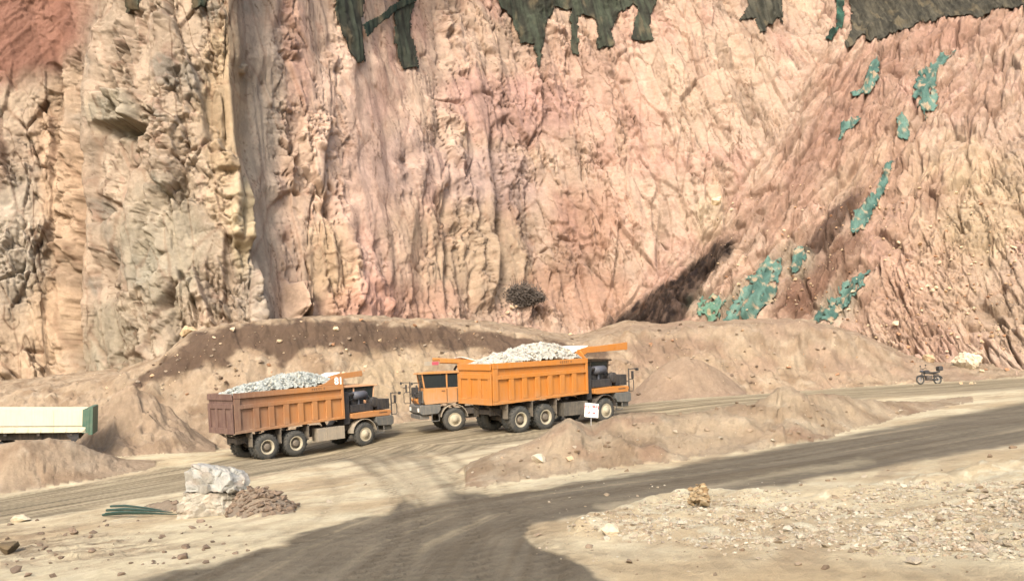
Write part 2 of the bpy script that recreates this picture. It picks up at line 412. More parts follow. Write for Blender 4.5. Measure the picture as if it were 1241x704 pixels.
for i, t in enumerate(tracks):
    dd, ll = pline([gp(*p)[:2] for p in t], X, Y)
    w = .26 if i < 11 else .20
    if i >= 11: dd = np.abs(np.abs(dd) - .95)
    trk = np.maximum(trk, np.exp(-((np.abs(dd) - 0) / w) ** 2) * (.55 + .5 * fbm(ll / 2.0, dd * 2, 200 + i, 3)) * (.55 if i > 4 else 1) * (1 + .35 * np.sign(np.sin(ll * 14 + dd * 9))))
streak1 = .6 * fbm(d1 * 1.6, l1 / 9, 21, 3) + .5 * fbm(d1 * 4.5, l1 / 14, 22, 3)
streak2 = .6 * fbm(d2 * 1.1, l2 / 9, 23, 3) + .4 * fbm(d2 * 4, l2 / 14, 24, 3)
und = und * (1 - .6 * np.maximum(m1, m2)) + m1 * .035 * streak1 + m2 * .03 * streak2 - .05 * trk
ground = base + und
RUBP = [(690, 642), (735, 622), (800, 606), (850, 594), (900, 600), (1000, 598), (1100, 582), (1241, 558), (1400, 530), (1400, 700), (1241, 680), (1100, 672), (960, 664), (850, 662), (760, 654)]
rsd = sdf(RUBP, gx, gy) + 2.0 * wrp
rb = sstep(-6, 26, rsd)
rtop, _ = pline([(700, 640), (800, 607), (848, 598), (920, 603), (1000, 600), (1100, 585), (1241, 562), (1400, 535)], gx, gy)
Zr = ground - .012 + rb * (.16 * (fbm(X / 1.6, Y / 1.6, 92, 4) + .35) + .05 * fbm(X / .4, Y / .4, 93, 4)) + .26 * np.exp(-(rtop / 7.) ** 2) * sstep(-10, 8, rsd) * (.6 + fbm(X / 1.1, Y / 1.1, 94, 4))
lsm = sdf([(-260, 638), (0, 634), (90, 643), (180, 652), (250, 660), (180, 674), (80, 684), (-260, 700)], gx, gy) + 2.0 * wrp
lb = sstep(-6, 18, lsm)
Zs = ground - .012 + lb * (.10 * (fbm(X / 1.2, Y / .8, 98, 4) + .3) + .06 * fbm(X / .35, Y / .35, 99, 4))
layers = [ground, Zb, Zm, Zc, Zl, Zh, Zr, Zp, Zs]
Z = np.max(np.stack(layers), 0); own = np.argmax(np.stack(layers), 0)
m1 = m1 * (own == 0); m2 = m2 * (own == 0)
# lumps and clods on the heaps
cl, ce, ca = facet(X / .55, Y / .55, 301, 1.4)
cl2_, ce2, ca2 = facet(X / .22, Y / .22, 305, 1.4)
mp_ = sstep(-.05, .35, fbm(X / 4, Y / 4, 41, 3))
Z = Z + np.where(own == 2, (.10 * cl * mp_ + .04 * cl2_), 0) + np.where(own == 8, .02 * cl2_, 0) + np.where(own == 7, .08 * fbm(X / .35, Y / .35, 311, 4) + .02 * cl2_, 0)
Z = Z + np.where((own == 1) | (own == 5) | (own == 4), .10 * cl * mp_, 0)
# gullies washed down the bank
Z = Z - np.where(own == 1, .35 * np.clip(ridged(PXg / 38. + .3 * fbm(X / 3, Y / 3, 8, 2), Y / 9, 77, 3) - .55, 0, 1), 0)

# colours of the earth (dry cream dust, damp compacted road, brown overburden)
KA = .62
def mixa(a, b, t): return a + (b - a) * np.clip(t, 0, 1)[..., None]
C = np.empty(X.shape + (3,)); C[:] = lin((222, 196, 154))
f1_ = fbm(X / 5, Y / 5, 61, 4); f2_ = fbm(X / 1.4, Y / 1.4, 62, 4)
C = mixa(C, lin((204, 170, 124)), sstep(-.15, .35, f1_)); C = mixa(C, lin((230, 206, 168)), sstep(.0, .4, f2_) * .6)
C = mixa(C, lin((184, 152, 114)), sstep(.08, .36, fbm(d1 / 1.6, l1 / 8, 65, 5)) * .75); C = mixa(C, lin((168, 136, 100)), sstep(.16, .4, fbm(X / .9, Y / .9, 67, 5)) * .4)
# tan strip in the near right corner
C = mixa(C, lin((208, 172, 122)), sstep(-10, 20, sdf([(640, 660), (760, 668), (1000, 676), (1400, 700), (1400, 900), (860, 900), (740, 706)], gx, gy)) * .8)
C = mixa(C, lin((150, 124, 92)), trk * .95)
rc1 = np.empty_like(C); rc1[:] = lin((168, 144, 110)); rc1 = mixa(rc1, lin((122, 102, 76)), sstep(-.12, .3, streak1)); rc1 = mixa(rc1, lin((204, 178, 138)), sstep(.08, .42, -streak1) * .8)
rc2 = np.empty_like(C); rc2[:] = lin((124, 107, 88)); rc2 = mixa(rc2, lin((108, 90, 70)), sstep(-.05, .3, streak2)); rc2 = mixa(rc2, lin((172, 148, 114)), sstep(.12, .45, -streak2) * .7)
rc2 = mixa(rc2, lin((92, 78, 62)), trk * .75)
C = mixa(C, rc1, m1 * .92); C = mixa(C, rc2, m2 * .95)
isl = sdf([(455, 570), (500, 566), (520, 582), (545, 606), (520, 612), (490, 590)], gx, gy)
C = mixa(C, lin((205, 178, 140)), sstep(-3, 5, isl + wrp * .8) * .55 * (own == 0))
lane = sdf([(720, 612), (850, 586), (960, 568), (1040, 556), (1060, 560), (960, 575), (840, 596), (740, 618)], gx, gy)
C = mixa(C, lin((190, 166, 130)), sstep(-3, 4, lane + wrp * 1.2) * .6 * (own == 0))
# heaps
hp = np.empty_like(C); hp[:] = lin((206, 175, 134)); hp = mixa(hp, lin((182, 148, 108)), sstep(-.1, .35, fbm(X / 2.5, (Y + Z) / 2.5, 63, 4))); hp = mixa(hp, lin((222, 196, 156)), sstep(.05, .45, fbm(X / 1.2, (Y + Z) / 1.2, 64, 4)) * .7)
C = np.where(((own > 0) & (own != 6) & (own != 8))[..., None], hp, C)
gzy = HZ - F * Z / Y
bk = sdf([(215, 424), (236, 404), (280, 396), (330, 390), (400, 387), (440, 388), (520, 395), (600, 404), (660, 412), (735, 424), (735, 440), (690, 432), (640, 430), (600, 426), (570, 422), (545, 430), (520, 416), (480, 424), (440, 430), (405, 420), (372, 424),
          (340, 444), (318, 424), (285, 426), (275, 446), (250, 440), (225, 452), (160, 470), (170, 455)], PXg, gzy)
wb_ = 9 * fbm(PXg / 22., gzy / 10., 66, 4)
C = mixa(C, lin((122, 94, 70)), sstep(-3, 4, bk + wb_) * .95 * (own == 1))
bk2 = sdf([(760, 415), (800, 405), (850, 410), (880, 425), (840, 430), (800, 445), (765, 450)], PXg, gzy)
C = mixa(C, lin((172, 136, 104)), sstep(-6, 8, bk2 + wb_ * 1.4) * .8 * (own == 1))
C = mixa(C, lin((196, 158, 122)), sstep(700, 800, PXg) * sstep(-.1, .3, fbm(X / 4, Z / 2, 68, 3)) * .7 * (own == 1))
C = mixa(C, lin((214, 184, 136)), sstep(-10, 10, sdf([(430, 435), (540, 430), (520, 470), (480, 500), (420, 470)], PXg, gzy) + wb_ * 1.5) * .8 * (own == 1))
C = mixa(C, lin((190, 156, 122)), ((own == 3) * .75))
C = mixa(C, lin((192, 160, 124)), ((own == 5) * .5))
C = mixa(C, lin((176, 154, 126)), (own == 7) * (.55 + .5 * (PXg > 270)) * (.7 + .4 * ca))
C = mixa(C, lin((206, 178, 138)), rb * sstep(-.15, .25, fbm(X / 1.8, Y / 1.8, 69, 5)) * .75); C = mixa(C, lin((178, 146, 106)), rb * sstep(.08, .35, fbm(X / .9, Y / .9, 74, 5)) * .7)
C = mixa(C, lin((158, 126, 92)), sstep(-8, 14, lsm + 14 * fbm(X / 1.6, Y / .7, 72, 4)) * sstep(-.25, .2, fbm(X / .8, Y / .35, 73, 4)) * .8 * ((own == 0) | (own == 8)))
C = mixa(C, lin((226, 206, 172)), (own == 6) * (ca2 > .72) * .7)
C = mixa(C, lin((178, 132, 98)), (own == 2) * sstep(.15, .4, fbm(X / 2.6, Y / 1.5, 70, 4)) * .6)
C = C + (C.mean(-1, keepdims=True) - C) * .30
C = C * np.where(((own == 0) | (own == 6) | (own == 8))[..., None], [1.10, 1.15, 1.06], [.745, .735, .715])
C = C * np.where((own == 2)[..., None], [1.05, 1.07, 1.05], [1., 1., 1.])
C = C * (1 + .10 * (ca2[..., None] - .5) * ((own > 0) & (own != 6) & (own != 8))[..., None]) * KA

na, ny = X.shape
V = np.stack([X, Y, Z], -1).reshape(-1, 3)
dA = np.gradient(np.stack([X, Y, Z], -1), axis=0); dY = np.gradient(np.stack([X, Y, Z], -1), axis=1)
NR = np.cross(dA, dY); NR /= np.linalg.norm(NR, axis=-1, keepdims=True) + 1e-12; NR = np.where(NR[..., 2:] < 0, -NR, NR).reshape(-1, 3)
idx = np.arange(na * ny).reshape(na, ny)
Q = np.stack([idx[:-1, :-1], idx[1:, :-1], idx[1:, 1:], idx[:-1, 1:]], -1).reshape(-1, 4)
fo = own[:-1, :-1].reshape(-1)
fm = (np.maximum(m1, m2)[:-1, :-1].reshape(-1) > .5) & (fo == 0)
Cf = C.reshape(-1, 3)
def patch(name, keep):
    v, q, c, n = sub_faces(V, Q, keep, Cf, NR)
    return big_mesh(name, v, q, M_EARTH, c, n)
o = patch('ground', (fo == 0) & ~fm); o['kind'] = 'structure'
o = patch('haul_road', fm); o['kind'] = 'structure'
o = patch('earth_bank', fo == 1); o['kind'] = 'structure'
tag(patch('dirt_berm', fo == 2), 'long lumpy dirt berm between the two haul roads, in front of the bright orange truck', 'dirt mound', kind='thing')
tag(patch('dirt_mound', fo == 3), 'smooth cone shaped dirt mound just beyond the bright orange truck', 'dirt mound', kind='thing')
tag(patch('dirt_mound', fo == 4), 'low sandy dirt mound in front of the cream tipper trailer', 'dirt mound', kind='thing')
tag(patch('dirt_mound', fo == 5), 'tall sandy dirt heap between the green tailgate and the rusty orange truck', 'dirt mound', kind='thing')
tag(patch('rubble_ridge', fo == 6), 'long low ridge of broken rubble along the near edge of the right road', 'rubble', kind='thing')
tag(patch('clod_heap', fo == 7), 'brown heap of earth clods around the two pale stacked boulders', 'dirt mound', kind='thing')
tag(patch('rubble_ridge', fo == 8), 'thin scatter ridge of brown clods in the near left foreground', 'rubble', kind='thing')

def zat(px, y):
    """height of the finished sheet on a sight line at a depth"""
    i = np.clip(np.searchsorted(ra, (px - CX) / F), 0, na - 1); j = np.clip(np.searchsorted(ry, y), 0, ny - 1)
    return float(Z[i, j])
def surf(px, py):
    """first point of the finished sheet met on a sight line"""
    i = int(np.clip(np.searchsorted(ra, (px - CX) / F), 0, na - 1))
    b = (HZ - py) / F; r = Z[i] - b * ry
    j = int(np.argmax(r > 0)) if (r > 0).any() else ny - 1
    return Vector((ra[i] * ry[j], ry[j], Z[i, j]))

# ------------------------------------------------------------------ cliff
cpx = np.arange(-330, 1560, 1.3); cpy = np.arange(-110, 478, 1.3)
PX, PY = np.meshgrid(cpx, cpy, indexing='ij')
pedge = np.interp(PY, [-110, 0, 70, 100, 200, 260, 330, 370, 480], [282, 285, 290, 284, 294, 300, 312, 322, 340]) - 292
pcl = np.interp(PY, [-110, 0, 60, 120, 200, 300, 370, 480], [108, 104, 99, 95, 97, 90, 85, 95]) - 95
wgt = np.exp(-((PX - 300) / 70.) ** 2); wgc = np.exp(-((PX - 95) / 60.) ** 2)
psl = np.interp(PY, [-110, 40, 150, 300, 400, 480], [-78, -62, -38, -8, 8, 14]); wgs = sstep(325, 390, PX) * sstep(640, 520, PX)
PW = PX - pedge * wgt - pcl * wgc - psl * wgs + 3.0 * fbm(PX / 80, PY / 110, 401, 2)
Dk = [(-400, 78), (-150, 74), (0, 71), (70, 72.5), (88, 71.6), (112, 68.4), (135, 66.3), (160, 65.5), (200, 64), (240, 64.5), (285, 65), (294, 66), (313, 69.4), (345, 71), (390, 71.8), (425, 72.6), (480, 76), (540, 80.6), (600, 85.6), (640, 88.6),
      (700, 90.6), (780, 91), (880, 89), (960, 85), (1040, 80.5), (1120, 76), (1241, 70.5), (1400, 65), (1600, 60)]
D = np.interp(PW, *zip(*Dk))
lean = np.interp(PX, [-300, 0, 280, 340, 430, 470, 560, 700, 850, 960, 1060, 1241, 1600], [.16, .14, .10, .16, .2, .28, .34, .38, .5, .72, .85, .85, .8])
tal = np.interp(PX, [-300, 60, 330, 440, 520, 620, 720, 860, 960, 1100, 1300], [.3, .3, .3, .5, .9, 1.3, 1.3, .9, .4, .2, .2])
B_ = (HZ - PY) / F
Ys = D.copy()
for _ in range(60):
    z = B_ * Ys
    zz = np.maximum(z, -6)
    Yn = D + lean * zz + tal * 5.5 * (1 - np.exp(-np.maximum(zz + 3, 0) / 5.5))
    Ys = Ys * .5 + Yn * .5
for a in (0, 1):   # round the survey steps a little
    Ys = (np.roll(Ys, 1, a) + Ys + np.roll(Ys, -1, a)) / 3 if a == 1 else Ys
Xs = (PX - CX) / F * Ys; Zs_ = B_ * Ys
S = np.stack([Xs, Ys, Zs_], -1)
def blur(a, k, ax):
    p = np.pad(a, [(k, k) if i == ax else (0, 0) for i in range(a.ndim)], 'edge'); c = np.cumsum(p, ax)
    z0 = np.zeros_like(np.take(c, [0], ax)); c = np.concatenate([z0, c], ax)
    n = 2 * k + 1
    return (np.take(c, range(n, c.shape[ax]), ax) - np.take(c, range(0, c.shape[ax] - n), ax)) / n
Sb = blur(blur(S, 8, 0), 8, 1)
nrm = np.cross(np.gradient(Sb, axis=0), np.gradient(Sb, axis=1)); nrm /= np.linalg.norm(nrm, axis=-1, keepdims=True)
nrm = np.where(nrm[..., 1:2] > 0, -nrm, nrm)
du_ = np.sqrt(np.gradient(Xs, axis=0) ** 2 + np.gradient(Ys, axis=0) ** 2)
U = np.cumsum(du_.mean(1))[:, None] * np.ones_like(Xs) * .5 + np.cumsum(du_, 0) * .5
W = Zs_ * np.sqrt(1 + lean ** 2)
wL = sstep(345, 285, PX); wM = sstep(300, 350, PX) * sstep(960, 860, PX)
diag = sstep(-28, 18, sdf([(700, 425), (735, 395), (850, 300), (930, 190), (1000, 70), (1040, 30), (1100, 20), (1241, 0), (1500, -60), (1500, 20), (1241, 105), (1190, 190), (1130, 270), (1062, 330), (1030, 425)], PX, PY) + 14 * fbm(PX / 60, PY / 60, 405, 3))
# rock jointing: upright blocks on the walls
w1 = .9 * fbm(U / 7, W / 16, 411, 2) + .06 * fbm(U / .9, W / 1.2, 413, 3); w2 = .9 * fbm(U / 9, W / 14, 416, 2) + .06 * fbm(U / 1.0, W / .9, 418, 3)
u, v = U + w1, W + w2
fb, eb, ab = facet(u / 5.5, v / 15, 421, 1.3)
fm_, em, am = facet(u / 2.3, v / 7.5, 431, 2.2)
fk, ek, ak = facet((u + .2 * v) / 1.5, (v - .15 * u) / 2.2, 436, 2.0, True)
fs, es, as_ = facet(u / .75, v / 1.15, 441, 2.2, True)
ft, et, at_ = facet(u / .34, v / .42, 451, 2.4)
strata = facet((u + v * .15) / 3.6, (v - u * .12) / .8, 461, 1.0, True)
colm = fbm(U / 3.2, W / 16, 471, 3)
sof = lambda q, k: blur(blur(blur(blur(q, k, 0), k, 0), k, 1), k, 1)
sw = np.maximum(.85 * sstep(262, 300, PX) * sstep(690, 600, PX), .5 * wL)
fb, fm_, fk, strata0 = [q * (1 - sw) + sof(q, k) * sw for q, k in ((fb, 2), (fm_, 1), (fk, 1), (strata[0], 1))]
broken = .08 + .92 * sstep(-.15, .25, fbm(U / 5, W / 6, 475, 3) + .12 * wL)        # where the rock is shattered rather than massive
aB = 1.5 * wL + 1.0 * wM + .8 * (1 - wL - wM); aM = .8 * wL + (.5 + .35 * sstep(620, 520, PX)) * wM + .5 * (1 - wL - wM); aS = .22 * wL + .22 * wM + .26 * (1 - wL - wM)
d0 = aB * fb + aM * fm_ * (.5 + .6 * broken) + .95 * aM * fk * (.2 + broken) + aS * fs * (.15 + .8 * broken) + .08 * ft * (.3 + broken) + .32 * (1 - .6 * wL) * strata0 * (.15 + broken) + (.5 * wM + .5) * colm
d0 = d0 + .07 * fbm(U / 1.1, W / 2.2, 478, 5)
gap = lambda k, sc_, lo=.0: sstep(lo, lo + .25, fbm(U / sc_, W / (1.6 * sc_), k, 3))
crack = .7 * np.exp(-(em / .035) ** 2) * gap(493, 2.2, .05) + .5 * np.exp(-(ek / .05) ** 2) * gap(494, 1.6, .02) * (.2 + .8 * broken) + .42 * np.exp(-(es / .10) ** 2) * gap(495, 1.5, -.05) * broken + .9 * np.exp(-(eb / .022) ** 2) * gap(496, 3)
fis = np.abs(noise(U / 1.0 + .25 * fbm(U / 1.5, W / 3, 497, 3), W / 9, 498)); crack = crack + .5 * np.exp(-(fis / .035) ** 2) * gap(499, 2.5, .14)
led = np.abs(noise(U / 5, W / .9 + .4 * fbm(U / 2, W / 2, 503, 3), 504)); crack = crack + .4 * np.exp(-(led / .05) ** 2) * gap(505, 1.8, .06) * broken
d0 = d0 - crack
# long upright cracks
lc = np.abs(noise(U / 2.4 + .3 * fbm(U / 3, W / 6, 480, 3), W / 30, 481)); d0 = d0 - .5 * 1.6 * np.exp(-(lc / .018) ** 2) * sstep(-.1, .3, fbm(U / 4, W / 6, 482, 2) + .3 * (1 - wL - wM)) * (1 + .8 * (1 - wL - wM))
# bucket teeth marks raked down the middle of the wall
teeth = sstep(-.4, .4, 1 - np.sqrt(((PX - 860) / 130) ** 2 + ((PY - 70) / 75) ** 2))
d0 = d0 * (1 - .35 * teeth) + teeth * .22 * noise(U / .55 + .2 * fbm(U / 2, W / 3, 487, 2), W / 7, 485)
# raked slope on the right: runnels down the fall line
cq = .80 * Xs - .60 * Zs_; aq = .60 * Xs + .80 * Zs_
cq = cq + .7 * fbm(Xs / 5, Zs_ / 5, 501, 2)
f1q, e1q, a1q = facet(cq / 1.5, aq / 6, 511, 1.8); f2q, e2q, a2q = facet(cq / .5, aq / 2.6, 521, 1.6)
run = ridged(cq / 1.7, aq / 16, 531, 3)
dq = .8 * f1q + .42 * f2q + .95 * run + .12 * ft + .25 * fbm(cq / 1.2, aq / 2.5, 535, 4) - .8 * np.exp(-(e1q / .06) ** 2) - .32 * np.exp(-(e2q / .1) ** 2)
gul = np.abs(noise(cq / 2.2, aq / 24, 541)); dq = dq - 1.4 * np.exp(-(gul / .032) ** 2) * sstep(-.2, .2, fbm(cq / 3, aq / 6, 543, 2))
wRb = (1 - wL - wM).clip(0, 1)
grid = sstep(-.3, .4, 1 - np.sqrt(((PX - 1095) / 80) ** 2 + ((PY - 340) / 100) ** 2)) + .6 * sstep(-.3, .4, 1 - np.sqrt(((PX - 1200) / 70) ** 2 + ((PY - 240) / 70) ** 2))
g_e = facet((u + .12 * v) / 1.5, v / 1.1, 489, 1.0, True)
d0 = d0 + grid.clip(0, 1) * (.30 * g_e[0] - .7 * np.exp(-(g_e[1] / .05) ** 2))
vc = np.abs(noise(U / 1.5 + .35 * fbm(U / 2.5, W / 4, 490, 3), W / 12, 491)); d0 = d0 - 1.1 * np.exp(-(vc / .03) ** 2) * wRb * sstep(-.15, .2, fbm(U / 3, W / 4, 492, 2))
disp = d0 * (1 - diag) + dq * diag
# talus at the foot of the middle and smooth red earth in the top left corner are less blocky
talm = sstep(4.5, 1.0, Zs_ + 1.5 * fbm(U / 4, W / 4, 551, 3)) * sstep(440, 520, PX) * sstep(980, 880, PX)
soil = sstep(-22, 16, sdf([(-330, -110), (98, -110), (94, 0), (96, 50), (70, 75), (25, 92), (-20, 100), (-330, 160)], PX, PY) + 10 * fbm(PX / 40, PY / 40, 553, 3))
sm_ = np.maximum(talm, soil)
disp = disp * (1 - .8 * sm_) + sm_ * (.45 * fbm(cq / 2, aq / 5, 561, 5) + .14 * f2q)
slp = np.abs(np.gradient(Sb[..., 1], axis=0)) / (np.abs(np.gradient(Sb[..., 0], axis=0)) + 1e-6)
att = blur(blur(1 / (1 + (slp / .9) ** 2), 5, 0), 4, 0)
att = np.where(PX < 292, sstep(.2, .8, att), 1 - (1 - sstep(.06, .38, att)) * sstep(640, 560, PX))
disp = disp * att + blur(blur(disp, 6, 0), 6, 1) * (1 - att); disp = disp * (.2 + .8 * att) + (1 - att) * (.35 * fbm(Ys / 2.6 + PX / 40, W / 14, 577, 4) + .40 * sof(facet(Ys / 2.6 + w1, W / 6, 578, 1.8)[0], 3))
# the deep cleft beside the buttress and a hollow under an overhang
dcl = np.abs(PX - pcl - 95 - 3 * fbm(PY / 14, PX / 50, 571, 3)); disp = disp - 2.6 * np.exp(-(dcl / 4.) ** 2) * sstep(60, 130, PY)
for (hx, hy, rx, ry_, dp) in ((330, 352, 14, 26, 2.5), (325, 268, 12, 30, 1.6), (545, 300, 4, 60, 1.5), (607, 285, 7, 70, 1.8), (118, 330, 12, 34, 1.4), (150, 158, 26, 5, 1.5), (890, 78, 14, 5, 1.0), (500, 190, 9, 14, 1.0)):
    disp = disp - att * dp * np.exp(-((PX - hx) / rx) ** 2 - ((PY - hy) / ry_) ** 2)
for (hx, hy, rx, ry_, dp) in ((145, 132, 34, 22, 1.6), (290, 250, 9, 60, 1.0), (362, 365, 17, 22, 2.2), (590, 330, 12, 50, 1.0), (865, 270, 16, 22, 1.0), (110, 200, 8, 160, .9)):
    q_ = 1 - np.maximum(np.abs(PX - hx - 3 * w1) / rx, np.abs(PY - hy - 3 * w2) / ry_); disp = disp + att * dp * sstep(0, .35, q_)
CP = S + nrm * disp[..., None]

# colour of the rock
def blob(x, y, rx, ry_, s=.35, k=0): return sstep(-s, s, 1 - np.sqrt(((PX - x) / rx) ** 2 + ((PY - y) / ry_) ** 2) + .55 * fbm(PX / 45, PY / 60, 600 + k, 4))
K = np.empty(PX.shape + (3,)); K[:] = lin((236, 202, 170))
n1 = fbm(U / 9, W / 12, 611, 4); n2 = fbm(U / 3, W / 7, 612, 4); n3 = fbm(U / 1.2, W / 2.0, 613, 4)
K = mixa(K, lin((232, 182, 156)), sstep(-.05, .35, n1) * .75); K = mixa(K, lin((238, 202, 166)), sstep(.0, .35, n2) * .65); K = mixa(K, lin((198, 146, 116)), sstep(.18, .45, n3) * .45)
KL = np.empty_like(K); KL[:] = lin((222, 198, 158)); KL = mixa(KL, lin((190, 166, 132)), sstep(-.05, .3, n2) * .75); KL = mixa(KL, lin((230, 204, 164)), sstep(.0, .3, n1) * .7); KL = mixa(KL, lin((164, 156, 132)), sstep(.10, .4, fbm(U / 4, W / 5, 621, 4)) * .75); KL = mixa(KL, lin((204, 162, 128)), sstep(.2, .42, n3) * .45)
KL = KL * np.array([1.02, 1.0, 1.09])
K = mixa(K, KL, wL)
K = mixa(K, lin((214, 198, 172)), blob(314, 190, 26, 240, .4, 1) * .7)          # buttress flank: pale grey put into the colour to offset its shade
for (x, y, rx, ry_, c, a) in ((200, 300, 60, 70, (196, 188, 158), .6), (70, 260, 34, 170, (226, 186, 142), .6), (20, 300, 36, 90, (212, 202, 178), .55), (40, 410, 60, 60, (228, 194, 148), .5), (145, 140, 34, 25, (200, 188, 158), .8), (270, 130, 26, 120, (222, 190, 140), .6),
                              (292, 270, 11, 50, (230, 206, 158), .85), (130, 420, 30, 60, (188, 178, 146), .6), (190, 400, 40, 60, (200, 184, 152), .5),
                              (450, 260, 46, 120, (228, 184, 162), .45), (420, 130, 40, 80, (232, 196, 170), .5), (405, 330, 32, 60, (222, 190, 144), .7), (560, 310, 90, 75, (212, 186, 142), .45), (500, 200, 50, 40, (212, 180, 162), .5), (600, 215, 60, 35, (222, 188, 176), .55), (700, 110, 90, 60, (234, 184, 156), .5),
                              (620, 130, 90, 40, (232, 178, 160), .6), (870, 100, 80, 60, (238, 204, 168), .6), (720, 270, 60, 40, (212, 160, 130), .6), (860, 265, 22, 30, (240, 214, 172), .8), (700, 350, 70, 40, (208, 160, 128), .7), (480, 370, 90, 30, (216, 160, 132), .6),
                              (1180, 250, 80, 70, (236, 206, 160), .8), (1110, 350, 70, 70, (224, 184, 148), .6), (1200, 370, 60, 50, (226, 194, 156), .6), (1060, 200, 60, 60, (228, 190, 152), .6)):
    K = mixa(K, lin(c), blob(x, y, rx, ry_, .4, int(x) % 97) * a)
K = mixa(K, lin((212, 170, 140)), diag * sstep(-.15, .25, fbm(cq / 2, aq / 9, 631, 4)) * .75)
K = mixa(K, lin((172, 132, 104)), diag * sstep(.1, .4, fbm(cq / 1.2, aq / 5, 633, 4)) * .6)
K = mixa(K, lin((176, 122, 98)), soil * .95); K = mixa(K, lin((190, 138, 112)), soil * sstep(0, .4, n2) * .6)
K = mixa(K, lin((196, 150, 124)), sstep(-20, 25, sdf([(1000, 100), (1060, 60), (1150, 25), (1241, 0), (1241, 40), (1120, 90), (1060, 160), (990, 230), (930, 290), (900, 290)], PX, PY) + 20 * n2) * .7)
# spilled dark material on the right slope
wd = 7 * fbm(cq / 1.0, aq / 3, 641, 4)
K = mixa(K, lin((60, 48, 40)), sstep(-4, 6, sdf([(722, 402), (760, 374), (820, 334), (880, 292), (896, 288), (886, 312), (862, 340), (838, 372), (815, 410), (715, 412)], PX, PY) + wd * 1.3) * (.84 + .2 * sstep(-.3, .3, fbm(cq / .5, aq / 1.2, 645, 4))))
K = mixa(K, lin((100, 74, 60)), sstep(-4, 7, sdf([(965, 312), (985, 276), (1018, 245), (1048, 232), (1040, 262), (1018, 290), (990, 312)], PX, PY) + wd) * .85)
K = mixa(K, lin((140, 100, 76)), sstep(-8, 10, sdf([(930, 380), (960, 340), (1000, 310), (1045, 270), (1050, 300), (1020, 340), (975, 392)], PX, PY) + wd * 1.3) * .8)
# algae-green dust round the torn cloth
for x, y in ((862, 378), (905, 362), (960, 318), (1018, 375)):
    K = mixa(K, lin((132, 152, 124)), blob(x, y, 26, 22, .4, 3) * .35)
K = K * (1 + .22 * (am[..., None] - .5) * (1 - diag[..., None]) * (.5 + broken[..., None]) + .16 * (as_[..., None] - .5) * (1 - sm_[..., None]) + .1 * (ab[..., None] - .5) + .14 * (a2q[..., None] - .5) * diag[..., None])
joint_tint = np.exp(-(em / .05) ** 2) * .35 * (1 - diag) * (1 - sm_)
K = mixa(K, lin((160, 108, 76)), joint_tint)                                              # brown tint that follows the joints
K = K + (K.mean(-1, keepdims=True) - K) * .12
# fine crack lines drawn into the rock colour as thin brown veins
vein_col = lin((112, 78, 54))
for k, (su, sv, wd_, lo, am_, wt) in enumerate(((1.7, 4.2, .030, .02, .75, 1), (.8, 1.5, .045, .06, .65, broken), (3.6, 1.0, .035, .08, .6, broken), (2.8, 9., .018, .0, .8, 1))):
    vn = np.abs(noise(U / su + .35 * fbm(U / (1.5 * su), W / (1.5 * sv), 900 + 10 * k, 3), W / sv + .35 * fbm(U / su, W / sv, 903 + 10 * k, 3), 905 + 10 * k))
    K = mixa(K, vein_col, np.exp(-(vn / wd_) ** 2) * sstep(lo, lo + .2, fbm(U / (2.2 * su), W / (2.2 * sv), 907 + 10 * k, 3)) * am_ * wt * (1 - diag) * (1 - sm_))
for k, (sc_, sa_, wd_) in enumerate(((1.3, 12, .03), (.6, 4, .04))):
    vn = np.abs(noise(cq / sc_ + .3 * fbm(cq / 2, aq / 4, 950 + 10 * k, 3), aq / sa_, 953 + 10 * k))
    K = mixa(K, vein_col, np.exp(-(vn / wd_) ** 2) * sstep(.05, .25, fbm(cq / 2.5, aq / 5, 955 + 10 * k, 3)) * .65 * diag)
K = K * KA * np.array([.68, .68, .70]) * (1 + .22 * sstep(330, 380, PX) * sstep(600, 500, PX) - .06 * sstep(560, 640, PX))[..., None] * (1 - .07 * sstep(700, 560, PX))[..., None] * (1 + .06 * np.maximum(wL, sstep(300, 340, PX) * sstep(470, 420, PX))[..., None])  # colour raised on the wall beside the buttress to make up for its shade
nx_, nz_ = PX.shape
ci = np.arange(nx_ * nz_).reshape(nx_, nz_)
CQ = np.stack([ci[:-1, :-1], ci[:-1, 1:], ci[1:, 1:], ci[1:, :-1]], -1).reshape(-1, 4)
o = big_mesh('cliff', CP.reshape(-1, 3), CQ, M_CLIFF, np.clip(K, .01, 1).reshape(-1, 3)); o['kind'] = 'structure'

def cliff_at(px, py):
    i = int(np.clip((px + 330) / 1.3, 0, nx_ - 1)); j = int(np.clip((py + 110) / 1.3, 0, nz_ - 1)); return Vector(CP[i, j])

